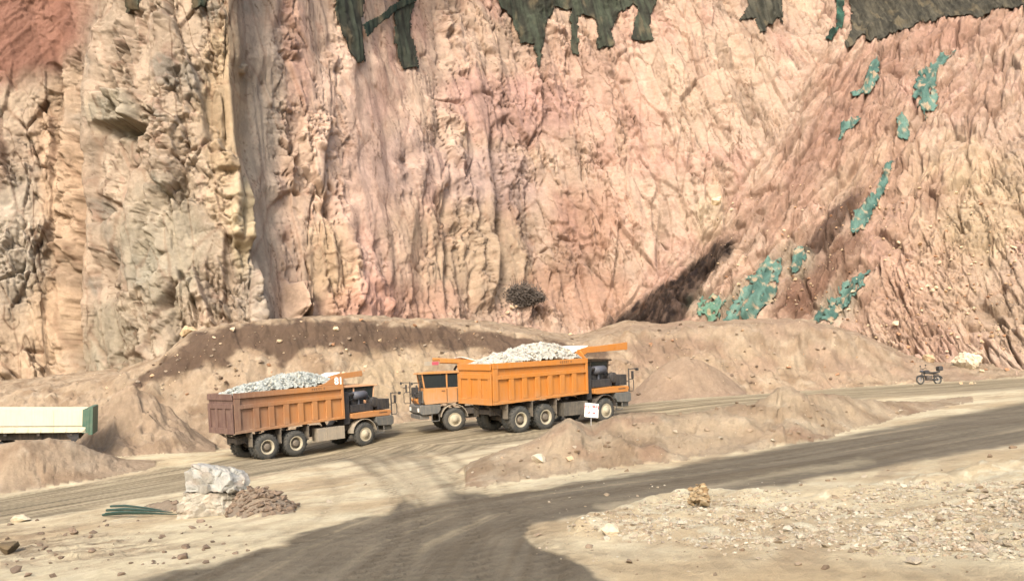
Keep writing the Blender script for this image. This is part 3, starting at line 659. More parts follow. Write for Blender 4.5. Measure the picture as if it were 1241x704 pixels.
# ------------------------------------------------------------------ netting hung over the cliff
dsm = blur(blur(disp, 5, 0), 5, 1)
def drape(name, polys, c0, c1, label, cat, group, seed, rag=2.6, fold=.24, lift=.12, vertical=True, holes=True):
    s = np.full(PX.shape, -1e9)
    xs = [p[0] for q in polys for p in q]; ys = [p[1] for q in polys for p in q]
    i0, i1 = int((min(xs) - 12 + 330) / 1.3), int((max(xs) + 12 + 330) / 1.3); j0, j1 = max(0, int((min(ys) - 12 + 110) / 1.3)), min(nz_, int((max(ys) + 12 + 110) / 1.3))
    sl = (slice(i0, i1), slice(j0, j1))
    px, py = PX[sl], PY[sl]
    sd = np.max(np.stack([sdf(q, px, py) for q in polys]), 0) + rag * fbm(px / 9, py / 9, seed, 4) * 1.6
    a, b = (U[sl], W[sl]) if vertical else (cq[sl], aq[sl])
    fo_ = fold * (ridged(a / 1.1, b / 9, seed + 3, 3) + .5 * fbm(a / .6, b / 1.5, seed + 4, 3))
    dd = np.maximum(dsm[sl] + lift, disp[sl] + .06) + fo_ + .05
    P = S[sl] + nrm[sl] * dd[..., None]
    tint = sstep(-.3, .35, fbm(a / .9, b / 5, seed + 5, 4))
    c = mixa(np.broadcast_to(lin(c0), P.shape), lin(c1), tint)
    if vertical: c = mixa(c, lin(c0) * .45, sstep(.05, .4, noise(a / .32, b / 14, seed + 6)) * .45); c = mixa(c, lin((128, 116, 92)), sstep(.15, .45, fbm(a / 1.5, b / 4, seed + 7, 4)) * .5)
    else: c = mixa(c, lin(c0) * .5, sstep(.1, .4, fbm(a / .35, b / 2, seed + 6, 4)) * .6); c = mixa(c, lin((196, 168, 138)), sstep(.08, .3, fbm(a / .7, b / 1.1, seed + 7, 5)) * .75)
    c = c * KA
    n_, m_ = px.shape; id_ = np.arange(n_ * m_).reshape(n_, m_)
    q = np.stack([id_[:-1, :-1], id_[:-1, 1:], id_[1:, 1:], id_[1:, :-1]], -1).reshape(-1, 4)
    hole = np.zeros_like(sd)
    if not vertical and holes: hole = sstep(.17, .25, fbm(a / .7, b / 1.4, seed + 8, 5)) * 9
    kf = ((sd - hole) > 0)[:-1, :-1].reshape(-1)
    v, q, c, _ = sub_faces(P.reshape(-1, 3), q, kf, c.reshape(-1, 3), None)
    o = big_mesh(name, v, q, M_NET, c)
    md = o.modifiers.new('thickness', 'SOLIDIFY'); md.thickness = .04
    return tag(o, label, cat, group)

DK0, DK1 = (60, 60, 52), (90, 88, 76)
GN0, GN1 = (44, 62, 54), (78, 84, 70)
gN = 'dark netting hung over the cliff edge'
drape('cliff_netting', [[(400, -80), (440, -80), (440, 0), (436, 40), (441, 74), (429, 78), (415, 50), (402, 0)]], DK0, GN1, 'narrow dark net strip with rolled lower end on the cliff, left of its twin', 'netting', gN, 701)
drape('cliff_netting', [[(480, -80), (503, -80), (500, 0), (497, 40), (504, 82), (486, 85), (478, 55), (474, 52), (480, 0)]], DK0, GN1, 'narrow dark net strip with a flared square lower end', 'netting', gN, 711)
drape('netting_strap', [[(440, 46), (437, 30), (455, 20), (470, 8), (500, -6), (503, 2), (480, 12), (458, 28), (444, 44)]], GN0, GN1, 'twisted green strap slung between the two narrow net strips', 'netting', gN, 716, rag=.8, lift=.3)
drape('cliff_netting', [[(590, -80), (803, -80), (797, 0), (790, 15), (785, 35), (790, 53), (762, 52), (772, 12), (765, 8), (746, 20), (739, 40), (741, 60), (722, 60), (722, 35), (715, 22), (697, 20), (701, 64), (693, 62), (690, 14), (672, 12), (660, 25),
                         (656, 55), (652, 82), (645, 55), (632, 50), (622, 18), (603, 0)]], DK0, GN1, 'wide dark net ending in ragged tails over the middle of the pink cliff', 'netting', gN, 721)
drape('cliff_netting', [[(893, -80), (950, -80), (947, 28), (930, 28), (928, 36), (920, 38), (915, 22), (905, 26), (898, 22), (906, 6)]], DK0, DK1, 'small square dark net with torn strings on the pink cliff', 'netting', gN, 731)
drape('netting_strap', [[(1012, -80), (1024, -80), (1021, 30), (1006, 51), (999, 48), (1014, 28)]], GN0, (70, 110, 94), 'thin green strip of net curling down beside the large black sheet', 'netting', gN, 741, rag=1.0)
drape('cliff_netting', [[(1026, -80), (1500, -80), (1500, -40), (1300, 0), (1241, 12), (1205, 18), (1190, 28), (1150, 22), (1100, 35), (1060, 52), (1040, 50), (1024, 66), (1019, 62), (1030, 40)]], (66, 64, 56), (92, 88, 76), 'large dark sheet covering the top right of the cliff', 'netting', gN, 751)
drape('cliff_netting', [[(144, -60), (172, -60), (163, 8), (148, 13)]], (96, 84, 64), GN1, 'thin green net shred at the left of the tan buttress top', 'netting', gN, 756, rag=1.0)
drape('cliff_netting', [[(228, -60), (258, -60), (248, 7), (232, 10)]], (96, 84, 64), GN1, 'thin green net shred at the right of the tan buttress top', 'netting', gN, 758, rag=1.0)
T0, T1 = (80, 111, 102), (110, 142, 129)
gT = 'torn teal cloth on the right slope'
for i, (poly, lab) in enumerate([
    ([(1030, 113), (1046, 106), (1051, 84), (1062, 74), (1066, 78), (1064, 100), (1058, 112), (1040, 117)], 'boot shaped teal cloth patch close under the large dark sheet'),
    ([(1110, 130), (1107, 105), (1120, 85), (1140, 70), (1160, 65), (1142, 85), (1133, 105), (1136, 122), (1121, 142)], 'highest teal cloth patch, wing shaped, on the upper right slope'),
    ([(1012, 182), (1020, 156), (1038, 142), (1040, 148), (1026, 166)], 'thin slanting teal cloth sliver on the reddish slope'),
    ([(1088, 170), (1088, 150), (1095, 144), (1102, 152), (1100, 170)], 'small oval teal cloth patch on the pale rock'),
    ([(1029, 286), (1036, 258), (1050, 248), (1062, 238), (1070, 214), (1080, 196), (1084, 200), (1076, 224), (1066, 246), (1056, 266), (1048, 284)], 'teal cloth with a long thin tail beside the brown stain'),
    ([(878, 394), (884, 378), (904, 345), (924, 318), (950, 316), (946, 340), (938, 362), (915, 392)], 'largest teal cloth sheet near the slope foot'),
    ([(981, 396), (1000, 370), (1020, 343), (1052, 328), (1047, 350), (1030, 374), (1012, 400)], 'long slanting teal cloth sheet at the slope foot beside the cracked pale rock'),
    ([(843, 388), (848, 366), (866, 358), (880, 372), (872, 392)], 'crumpled faded teal cloth at the foot of the dark spill'),
    ([(958, 336), (964, 306), (975, 298), (977, 316), (968, 332)], 'small faded teal scrap above the largest teal sheet')]):
    drape('cloth_sheet', [poly], T0 if i != 7 else (104, 140, 118), T1, lab, 'cloth', gT, 800 + 11 * i, rag=5.0 if i in (1, 5, 6, 7) else 2.6, fold=.2, lift=.10, vertical=False, holes=i in (1, 5, 6, 7))

# ------------------------------------------------------------------ rocks
def rock_hull(seed, n=16, sq=(1, 1, .75), lv=0, rough=.06):
    r = random.Random(seed); bm = bmesh.new()
    for _ in range(n):
        p = Vector((r.gauss(0, 1), r.gauss(0, 1), r.gauss(0, 1))).normalized() * r.uniform(.75, 1)
        bm.verts.new((p.x * sq[0] * .5, p.y * sq[1] * .5, p.z * sq[2] * .5))
    h = bmesh.ops.convex_hull(bm, input=bm.verts)
    bmesh.ops.delete(bm, geom=list({e for e in h['geom_interior'] + h['geom_unused'] if isinstance(e, bmesh.types.BMVert)}), context='VERTS')
    if lv:
        bmesh.ops.triangulate(bm, faces=bm.faces)
        for _ in range(lv): bmesh.ops.subdivide_edges(bm, edges=bm.edges, cuts=1, use_grid_fill=True)
        c = np.array([v.co for v in bm.verts])
        dd = facet(c[:, 0] * 4 + c[:, 2] * 2.5, c[:, 1] * 4 + c[:, 2] * 3, seed, 1.2)[0] * rough + fbm(c[:, 0] * 7 + c[:, 2] * 3, c[:, 1] * 7 - c[:, 2] * 4, seed, 4) * rough * .7
        bm.normal_update(); ns = [v.normal.copy() for v in bm.verts]
        for v, n_, d_ in zip(bm.verts, ns, dd): v.co += n_ * float(d_)
    bm.normal_update()
    vs = np.array([v.co for v in bm.verts]); fs_ = [[v.index for v in f.verts] for f in bm.faces]
    bm.verts.index_update(); fs_ = [[v.index for v in f.verts] for f in bm.faces]
    bm.free(); return vs, fs_

def rock_obj(name, vs, fs_, col, loc, mat=None):
    me = bpy.data.meshes.new(name); me.from_pydata([tuple(p) for p in vs], [], fs_); me.materials.append(mat or M_ROCK)
    a = me.color_attributes.new('Col', 'FLOAT_COLOR', 'POINT'); c4 = np.ones((len(vs), 4), np.float32)
    c4[:, :3] = col if np.ndim(col) > 1 else np.array(col)[None]; a.data.foreach_set('color', c4.ravel())
    o = bpy.data.objects.new(name, me); COL.objects.link(o); o.location = loc; return o

ROCKS = [rock_hull(900 + i, 13 + i % 4) for i in range(10)]
def rock_field(name, items, mat=None):
    """items: (location, size, colour) -> one mesh"""
    V_, C_, F3, F4 = [], [], [], []; b = 0
    for k, (loc, s, c) in enumerate(items):
        vs, fs_ = ROCKS[k % 10]; a = rng.uniform(0, 6.28); ca_, sa_ = cos(a), sin(a)
        p = vs * (s * np.array([1, rng.uniform(.7, 1), rng.uniform(.6, 1)])); t = rng.uniform(-.5, .5); ct, st = cos(t), sin(t)
        p = np.stack([p[:, 0] * ct - p[:, 2] * st, p[:, 1], p[:, 0] * st + p[:, 2] * ct], 1)
        p = np.stack([p[:, 0] * ca_ - p[:, 1] * sa_, p[:, 0] * sa_ + p[:, 1] * ca_, p[:, 2]], 1) + np.array(loc)
        V_.append(p); C_.append(np.repeat(np.array(c)[None], len(p), 0)); F3 += [tuple(i + b for i in f) for f in fs_]; b += len(p)
    V_ = np.concatenate(V_); C_ = np.concatenate(C_)
    return rock_obj(name, V_, F3, C_, (0, 0, 0), mat)

def stone_tone(c):
    c = np.asarray(c); m = c.mean(); return (c + (m - c) * .32) * np.array([.94, .94, .92])

def place_rock(name, px, py, w, h, col, label, seed, cat='rock', group=None, on_cliff=False, lv=2, depth=None, sink=.15, y=None):
    """a rock whose foot stands at a sight line; w, h in metres"""
    p = cliff_at(px, py) if on_cliff else surf(px, py)
    vs, fs_ = rock_hull(seed, 15, (w * 1.25, (depth or w) * 1.15, h * 1.35), lv, .05 * min(w, h) * 1.6)
    o = rock_obj(name, vs, fs_, lin(col) * KA, (p.x, p.y - (.3 if on_cliff else -.3 * w), p.z + h * (.5 - sink)))
    return tag(o, label, cat, group)

# two pale boulders, one on the other
pb = surf(246, 626)
bw = 1.0 / F * pb.y                      # metres per pixel there
def shaped_rock(name, pts, col, loc, seed, label, group):
    bm = bmesh.new()
    for p in pts: bm.verts.new(p)
    bmesh.ops.convex_hull(bm, input=bm.verts)
    bmesh.ops.triangulate(bm, faces=bm.faces)
    for _ in range(4): bmesh.ops.subdivide_edges(bm, edges=bm.edges, cuts=1, use_grid_fill=True)
    c = np.array([v.co for v in bm.verts]); bm.normal_update()
    ff, ee, aa = facet(c[:, 0] * 3.2 + c[:, 1] * 1.7, c[:, 2] * 3.4 + c[:, 1] * 1.9, seed, 1.3)
    g2 = facet(c[:, 0] * 8 + c[:, 1] * 3, c[:, 2] * 8 - c[:, 1] * 4, seed + 3, 1.3)
    dd = .07 * ff + .022 * g2[0] + .035 * fbm(c[:, 0] * 6 + c[:, 1] * 2, c[:, 2] * 6 - c[:, 1] * 3, seed + 5, 4)
    ns = [v.normal.copy() for v in bm.verts]
    for v, n_, d_ in zip(bm.verts, ns, dd): v.co += n_ * float(d_)
    bm.verts.index_update()
    vs = np.array([v.co for v in bm.verts]); fs_ = [[v.index for v in f.verts] for f in bm.faces]; bm.free()
    cc = np.repeat(lin(col)[None], len(vs), 0); t = sstep(.0, .4, fbm(c[:, 0] * 2 + c[:, 1], c[:, 2] * 2.5, seed + 7, 3))
    cc = mixa(cc, lin((196, 164, 136)), t * .35); cc = mixa(cc, lin((150, 140, 122)), (aa > .7) * .5)
    return tag(rock_obj(name, vs, fs_, cc * KA, loc), label, 'boulder', group)
gB = 'pale boulders stacked at the roadside'
b0 = Vector((pb.x, pb.y + .42, pb.z - .02))
shaped_rock('boulder', [(-.72, -.5, -.1), (-.62, -.45, .42), (-.5, -.4, .62), (.2, -.55, .66), (.35, -.5, .55), (.45, -.5, -.1), (.95, -.2, -.1), (.98, 0, .5), (.7, .4, .62), (-.5, .6, .6), (-.6, .6, -.1), (.8, .6, -.1)], (198, 190, 172), b0, 1201, 'lower pale boulder with a broken cream face, under another boulder', gB)
shaped_rock('boulder', [(-.48, -.45, .66), (-.5, -.35, 1.22), (-.36, -.3, 1.36), (.2, -.35, 1.25), (.62, -.3, 1.2), (.72, -.45, .98), (.45, -.55, .68), (1.05, -.1, .66), (1.1, .05, .92), (.8, .4, 1.12), (-.3, .5, 1.3), (-.4, .5, .6), (.8, .5, .6)], (190, 188, 178), b0, 1211, 'upper grey white boulder with a sloping flat top, resting on another boulder', gB)

# single rocks that stand out
place_rock('rock', 651, 563, .40, .34, (228, 212, 184), 'small white stone on the near foot of the long berm', 1301)
place_rock('rock', 1176, 448, 2.3, 1.7, (230, 214, 186), 'large white boulder at the cliff foot right of the motorcycle', 1302, lv=3)
place_rock('rock', 1128, 440, 1.2, .9, (214, 186, 150), 'smaller tan boulder at the cliff foot left of the white one', 1303, lv=3)
place_rock('rock', 690, 560, .3, .2, (208, 180, 146), 'small tan stone on the berm above the lone white stone', 1304)
place_rock('rock', 868, 252, 1.4, 1.3, (242, 218, 180), 'pale square block perched on the middle of the pink cliff', 1305, on_cliff=True, lv=3)
place_rock('rock', 232, 408, 1.4, .8, (224, 196, 156), 'pale rock on the left end of the bank crest', 1306, on_cliff=True, lv=3)
place_rock('rock', 1085, 396, .7, .5, (238, 216, 184), 'small pale rock lying on the right slope beside the lowest teal cloth', 1307, on_cliff=True)
place_rock('rock', 20, 634, .55, .22, (226, 210, 180), 'flat whitish stone at the left edge of the road', 1308)
place_rock('rock', 4, 672, .5, .4, (120, 104, 80), 'dark clod in the left foreground corner', 1309)
place_rock('rock', 740, 650, .28, .2, (230, 212, 182), 'whitish stone at the left end of the rubble ridge', 1310)
oc = []
for _ in range(90):
    px = min(857, max(837, random.gauss(847, 8))); p = surf(px, random.uniform(600, 616)); hgt = .22 * math.exp(-((px - 846) / 18) ** 2) * random.random()
    s_ = random.uniform(.06, .24)
    oc.append(((p.x, p.y + random.uniform(-.2, .2), p.z + hgt), s_, lin(random.choice([(200, 172, 130), (184, 154, 114), (210, 186, 146)])) * KA * random.uniform(.8, 1.05)))
tag(rock_field('clod_heap', oc, M_EARTH), 'small heap of ochre clods crowning the rubble ridge beside the road', 'dirt mound', kind='thing')
gR = 'pale stones under the dark shrub'
bp_ = cliff_at(632, 362)
it = []
for k in range(9):
    px = 612 + k * 4.2 + random.uniform(-2, 2); py = 382 - k * 2.6 + random.uniform(-3, 3)
    s = random.uniform(.35, .95)
    vs, fs_ = rock_hull(1400 + k, 13, (s, s * .9, s * .7), 1, .03); p = cliff_at(px, py)
    tag(rock_obj('stone', vs, fs_, lin((226, 198, 164)) * KA, (p.x, p.y - .35, p.z + .1)), 'pale stone in the spill below the dark shrub', 'rock', gR)

# stones in the rubble ridge: the larger ones singly, the small ones as one mass
small = []; nbig = 0
gS = 'stones in the rubble ridge'
cnt = 0
while len(small) < 7000:
    px = random.uniform(650, 1300); py = random.uniform(585, 680)
    a = (px - CX) / F
    p = surf(px, py); i = int(np.searchsorted(ra, a)); j = int(np.searchsorted(ry, p.y))
    if sdf(RUBP, np.array([px]), np.array([py]))[0] < random.uniform(-6, 8) and random.random() > .03: continue
    if fbm(np.array([p.x / 1.2]), np.array([p.y / 1.2]), 1500, 3)[0] < random.uniform(-.5, .22): continue
    s = .025 + .09 * random.random() ** 3.5
    c = lin(random.choice([(232, 214, 178), (218, 194, 152), (238, 222, 190), (204, 174, 132), (222, 196, 160)])) * KA * random.uniform(.8, 1.1); c = stone_tone(c) * .86
    if nbig < 110 and random.random() < .03:
        nbig += 1; s = random.uniform(.10, .22); vs, fs_ = ROCKS[nbig % 10]
        vs2 = vs * s * np.array([1, .9, random.uniform(.6, .9)])
        a_ = random.uniform(0, 6.28)
        o = rock_obj('stone', vs2, fs_, c, (p.x, p.y, p.z + s * .12)); o.rotation_euler = (random.uniform(-.4, .4), random.uniform(-.4, .4), a_)
        tag(o, 'broken tan stone lying in the rubble ridge by the near road', 'rock', gS)
    else: small.append(((p.x, p.y, p.z + s * .1), s, c))
tag(rock_field('gravel', small), 'fine broken gravel strewn over the rubble ridge', 'gravel', kind='stuff')
# clods over the brown heap, the berm and the verges
cl_ = []
for _ in range(1300):
    t = random.random()
    if t < .4: px, py, w = random.uniform(205, 366), random.uniform(592, 628), (7,)
    elif t < .75: px, py, w = random.uniform(560, 1100), random.uniform(480, 585), (2,)
    elif t < .80: px, py, w = random.uniform(0, 300), random.uniform(630, 700), (0, 8)
    else: px, py, w = random.uniform(380, 1241), random.uniform(540, 700), (0,)
    p = surf(px, py); i = int(np.searchsorted(ra, (px - CX) / F)); j = int(np.searchsorted(ry, p.y))
    if own[min(i, na - 1), min(j, ny - 1)] not in w: continue
    if max(m1[min(i, na - 1), min(j, ny - 1)], m2[min(i, na - 1), min(j, ny - 1)]) > .3: continue
    br = 7 in w or 8 in w
    s = random.uniform(.05, .12) + .2 * random.random() ** 3 if br else random.uniform(.03, .05) + .22 * random.random() ** 5
    c = lin((166, 136, 106) if br else random.choice([(196, 164, 124), (172, 138, 100), (222, 200, 164)])) * KA * random.uniform(.75, 1.1); c = stone_tone(c)
    cl_.append(((p.x, p.y, p.z + s * .1), s, c))
for _ in range(1500):
    px, py = random.uniform(100, 1120), random.uniform(390, 482); p = surf(px, py); i = int(np.searchsorted(ra, (px - CX) / F)); j = int(np.searchsorted(ry, p.y))
    if own[min(i, na - 1), min(j, ny - 1)] not in (1, 3, 5) or noise(np.array([p.x / 3]), np.array([p.z / 2]), 1700)[0] < random.uniform(-.4, .4): continue
    s = .08 + .45 * random.random() ** 5
    cl_.append(((p.x, p.y, p.z + s * .08), s, stone_tone(lin(random.choice([(190, 158, 122), (160, 128, 98), (208, 180, 144)])) * KA * random.uniform(.65, .95))))
tag(rock_field('loose_clods', cl_, M_EARTH), 'loose earth clods strewn over the heaps and verges', 'gravel', kind='stuff')
# scree along the foot of the cliff and over the bank
sc_ = []
for _ in range(1500):
    px = random.uniform(90, 1241)
    if random.random() < .16:
        py = random.uniform(385, 480); p = surf(px, py)
    else:
        px = random.uniform(860, 1241); py = random.uniform(230, 440); p = cliff_at(px, py); p.y -= .1
    if p.y < 52: continue
    s = .12 + .5 * random.random() ** 4
    sc_.append(((p.x, p.y, p.z + s * .1), s, lin(random.choice([(214, 178, 140), (226, 198, 160), (190, 146, 112), (238, 214, 178)])) * KA * random.uniform(.8, 1.1)))
tag(rock_field('scree', sc_), 'small fallen stones strewn along the foot of the cliff', 'gravel', kind='stuff')

# ------------------------------------------------------------------ dump trucks
WHEELS = {}
def tyre_mb(inner=False):
    m = MB(); R_ = .70; w = .40
    prof = [(0, .40), (-.02, .42), (-.01, .55), (.02, .64), (.05, .685), (.10, .70), (.2, .702), (.30, .70), (.35, .685), (.38, .64), (.40, .55), (.40, .42), (.38, .40)]
    m.lathe(prof, 0, 40)
    for k in range(22):      # tread lugs
        for sd, off in ((0.03, 0), (.20, .5)):
            t = 2 * pi * (k + off) / 22; c, s = cos(t), sin(t); tw = .055
            p = []
            for r in (.69, .722):
                for yy, dt in ((sd, -tw), (sd + .16, -tw + .03), (sd + .16, tw + .03), (sd, tw)):
                    tt = t + dt; p.append((r * cos(tt), yy, r * sin(tt)))
            m.hexa(p)
    return m
def rim_rear():
    m = MB(); m.lathe([(.02, .41), (-.005, .42), (-.015, .40), (.0, .33), (.10, .31), (.13, .30)], 0, 36); return m
def hub_rear():
    m = MB(); m.lathe([(.14, .30), (.15, .19), (.03, .18), (.0, .165), (-.015, .12), (-.015, .001)], 0, 28)
    for k in range(10):
        t = 2 * pi * k / 10; m.tube([(.245 * cos(t), .15, .245 * sin(t)), (.245 * cos(t), .11, .245 * sin(t))], .02, 6)
    return m
def rim_front():
    m = MB(); m.lathe([(.02, .41), (-.01, .42), (-.02, .40), (.02, .36), (.03, .30), (-.03, .26), (-.05, .17), (-.08, .16), (-.11, .13), (-.115, .001)], 0, 36)
    for k in range(10):
        t = 2 * pi * k / 10; m.tube([(.215 * cos(t), -.02, .215 * sin(t)), (.215 * cos(t), -.075, .215 * sin(t))], .02, 6)
    return m

ZB = lambda x: 1.577 + (x + 1.77) / 6.79 * .193
ZT = lambda x: 3.755 + (x + 1.77) / 6.79 * .03
XR, XF = -1.77, 5.02

def side_box(m, x0, x1, t0, t1, y0, y1):
    def z(x, t): return ZB(x) + (ZT(x) - ZB(x)) * t
    m.hexa([(x0, y0, z(x0, t0)), (x1, y0, z(x1, t0)), (x1, y1, z(x1, t0)), (x0, y1, z(x0, t0)),
            (x0, y0, z(x0, t1)), (x1, y0, z(x1, t1)), (x1, y1, z(x1, t1)), (x0, y1, z(x0, t1))])

def text_mesh(name, txt, size, mat, parent, M, ext=.004, bold=0):
    cu = bpy.data.curves.new(name, 'FONT'); cu.body = txt; cu.size = size; cu.extrude = ext; cu.align_x = 'CENTER'; cu.align_y = 'CENTER'; cu.offset = bold
    t = bpy.data.objects.new(name + '_tmp', cu); COL.objects.link(t)
    bpy.context.view_layer.update()
    me = bpy.data.meshes.new_from_object(t.evaluated_get(bpy.context.evaluated_depsgraph_get())); me.name = name
    bpy.data.objects.remove(t); bpy.data.curves.remove(cu)
    me.materials.clear(); me.materials.append(mat)
    o = bpy.data.objects.new(name, me); COL.objects.link(o); o.parent = parent; o.matrix_local = M; return o

def make_truck(idx, label, paint, gatep, cabp, canopy, tankm, fendm, number=None, marks=True, boardred=False, tag_load=None):
    loc, ang = POSE[idx]
    root = empty('dump_truck', loc, rotm(*ang)); tag(root, label, 'dump truck', 'mining dump trucks on the haul road')
    # --- body
    m = MB()
    side_box(m, XR + .06, XF, .02, .06, -1.41, 1.41)                      # floor
    for sy in (-1, 1):
        def sb(x0, x1, t0, t1, ya, yb):
            y0, y1 = sorted((sy * ya, sy * yb)); side_box(m, x0, x1, t0, t1, y0, y1)
        sb(XR + .02, XF - .02, .01, .99, 1.37, 1.42)                      # skin
        sb(XR, XF, .86, 1.0, 1.423, 1.56)                                  # top rail
        sb(XR, XF, .60, .70, 1.423, 1.55)                                  # middle rail
        sb(XR, XF, .0, .075, 1.423, 1.55)                                 # bottom rail
        sb(XR, XR + .34, .078, .857, 1.423, 1.548)                        # rear post
        sb(XF - .16, XF, .078, .857, 1.423, 1.548)                        # front post
        n = 7; x0 = XR + .34; step = (XF - .16 - x0) / n
        for k in range(1, n):
            xc = x0 + step * k; 
            y0, y1 = 1.423, 1.543
            sb(xc - .17, xc + .17, .078, .597, y0, y1)
    side_box(m, XF - .08, XF - .025, .065, .985, -1.365, 1.365)                # front wall
    bed = m.build('dump_body', paint, root, .018)
    # rear doors
    g = MB()
    g.box(XR - .05, XR, -1.45, 1.45, ZB(XR) + .02, ZT(XR) - .10)
    g.box(XR - .12, XR - .053, -1.5, 1.5, ZT(XR) - .36, ZT(XR) - .02)
    g.box(XR - .12, XR - .053, -1.5, 1.5, ZB(XR) + .0, ZB(XR) + .32)
    g.box(XR - .12, XR - .053, -1.5, 1.5, ZB(XR) + 1.36, ZB(XR) + 1.62)
    for yy in (-1.36, -.46, .46, 1.36): g.box(XR - .118, XR - .053, yy - .14, yy + .14, ZB(XR) + .322, ZB(XR) + 1.358)
    tg = g.build('tailgate', gatep, bed, .015)
    # cab guard over the driver
    x1, y0, zt = canopy; c = MB()
    c.hexa([(4.94, y0, 4.02), (x1, y0, 4.28), (x1, 1.52, 4.28), (4.94, 1.52, 4.02), (4.94, y0, 4.12), (x1, y0, 4.40), (x1, 1.52, 4.40), (4.94, 1.52, 4.12)])
    c.hexa([(x1 - .1, y0, 4.14), (x1, y0, 4.14), (x1, 1.52, 4.14), (x1 - .1, 1.52, 4.14), (x1 - .1, y0, 4.277), (x1, y0, 4.277), (x1, 1.52, 4.277), (x1 - .1, 1.52, 4.277)])
    c.prism([(4.4, 3.80), (5.02, 3.80), (5.6, 4.06), (x1, 4.16), (x1, zt), (5.3, 4.36), (4.86, 4.26)], y0 - .07, y0 - .003)
    c.prism([(4.4, 3.80), (5.02, 3.80), (5.6, 4.06), (x1, 4.16), (x1, 4.41), (5.3, 4.3), (4.86, 4.2)], 1.523, 1.58)
    c.hexa([(4.95, -1.42, 3.79), (5.02, -1.42, 3.79), (5.02, 1.5, 3.79), (4.95, 1.5, 3.79), (4.95, -.9, 4.28), (5.02, -.9, 4.28), (5.02, 1.5, 4.28), (4.95, 1.5, 4.28)])
    cn = c.build('cab_guard', paint, bed, .015)
    c = MB(); c.hexa([(4.2, y0 + .02, 4.02), (5.75, y0 + .02, 4.44), (5.75, 1.5, 4.44), (4.2, 1.5, 4.02), (4.2, y0 + .02, 4.06), (5.75, y0 + .02, 4.48), (5.75, 1.5, 4.48), (4.2, 1.5, 4.06)]); c.build('wear_plate', M_WHITE, cn)
    if boardred:
        b = MB(); b.box(x1 + .05, x1 + .95, 1.52, 1.56, 4.02, 4.26); b.tube([(x1 - .2, 1.5, 4.2), (x1 + .9, 1.5, 4.15)], .03, 6); wb2 = b.build('warning_board', M_FEND, cn)
        b = MB(); b.box(x1 + .08, x1 + .5, 1.563, 1.572, 4.04, 4.24); b.build('board_marking', M_RED, wb2)
    RX = Matrix.Rotation(pi / 2, 4, 'X')
    if number:
        p = MB(); p.prism([(3.3, 3.79), (5.06, 3.79), (5.06, 4.2), (4.3, 4.2), (3.9, 3.95)], -1.50, -1.44); p.build('number_board', paint, bed, .01)
        text_mesh('fleet_number', number, .56, M_DIGIT, bed, Matrix.Translation((4.73, -1.503, 3.99)) @ RX, bold=.018)
    if marks:   # a small stencilled line, too worn to read
        p = MB(); xx = 2.9
        for k in range(6):
            w_ = .09 if k != 4 else .05
            p.box(xx, xx + .03, -1.566, -1.562, ZT(xx) - .20, ZT(xx) - .08); p.box(xx + .03, xx + w_, -1.566, -1.562, ZT(xx) - .12, ZT(xx) - .085); p.box(xx + .03, xx + w_, -1.566, -1.562, ZT(xx) - .2, ZT(xx) - .17)
            xx += .145 if k != 4 else .2
        p.build('stencil_marks', M_INK, bed)
    # --- chassis
    m = MB()
    for sy in (-1, 1): m.box(-1.3, 8.1, sy * .55 - .06, sy * .55 + .06, .95, 1.3)
    for xx in (-1.2, .9, 2.6, 4.2, 5.4): m.box(xx - .08, xx + .08, -.487, .487, 1.0, 1.25)
    for xx in (0, 1.75):
        m.tube([(xx, -1.1, .7), (xx, 1.1, .7)], .16, 12); m.lathe([(-.25, .01), (-.22, .2), (0, .3), (.22, .2), (.25, .01)], 0, 16, c=(xx, .7))
    m.tube([(6.36, -1.2, .7), (6.36, 1.2, .7)], .1, 10)
    for sy in (-1, 1):
        m.box(.2, 1.55, sy * .75 - .05, sy * .75 + .05, .78, .9)
        for xx in (-.85, .875, 2.6): m.box(xx - .06, xx + .06, sy * 1.2 - .28, sy * 1.2 + .28, 1.31, 1.56 + .03 * (xx + .85))   # body rests
        m.tube([(-1.6, sy * .5, 1.52), (-.6, sy * .6, .95)], .035, 6); m.tube([(-1.6, sy * .75, 1.52), (-.6, sy * .75, .8)], .03, 6)
    m.tube([(4.7, 0, 1.1), (4.3, 0, 1.75)], .13, 12)
    m.build('chassis', M_FRAME, root, .01)
    for sy in (-1, 1):
        for xx in (.86, 2.58, -.84):
            mg = MB(); mg.box(xx - .02, xx + .02, sy * 1.3 - .22, sy * 1.3 + .22, .8, 1.58); mg.build('mud_flap', M_RIMD, root)
    # --- wheels
    def wheel(x, y, sy, kind):
        rot = Matrix.Rotation(random.uniform(0, 6), 4, 'Y')
        fl = Matrix.Identity(4) if sy < 0 else Matrix.Rotation(pi, 4, 'Z')
        if not WHEELS:
            for nm, fn, mt in (('wheel', tyre_mb, M_RUBBER), ('rim', rim_rear, M_RIM), ('hub', hub_rear, M_RIMD), ('frim', rim_front, M_RIM)):
                t_ = fn().build(nm if nm != 'frim' else 'rim', mt); WHEELS[nm] = t_.data; bpy.data.objects.remove(t_)
        o = bpy.data.objects.new('wheel', WHEELS['wheel']); COL.objects.link(o); o.parent = root; o.matrix_local = Matrix.Translation((x, y, .70)) @ fl @ rot
        for nm in (('rim', 'hub') if kind == 'rear' else ('frim',) if kind == 'front' else ()):
            r = bpy.data.objects.new('rim' if nm != 'hub' else 'hub', WHEELS[nm]); COL.objects.link(r); r.parent = o
    for sy in (-1, 1):
        for xx in (0, 1.75):
            wheel(xx, sy * 1.56, sy, 'rear'); wheel(xx, sy * 1.12, sy, 'inner')
        wheel(6.36, sy * 1.56, sy, 'front')
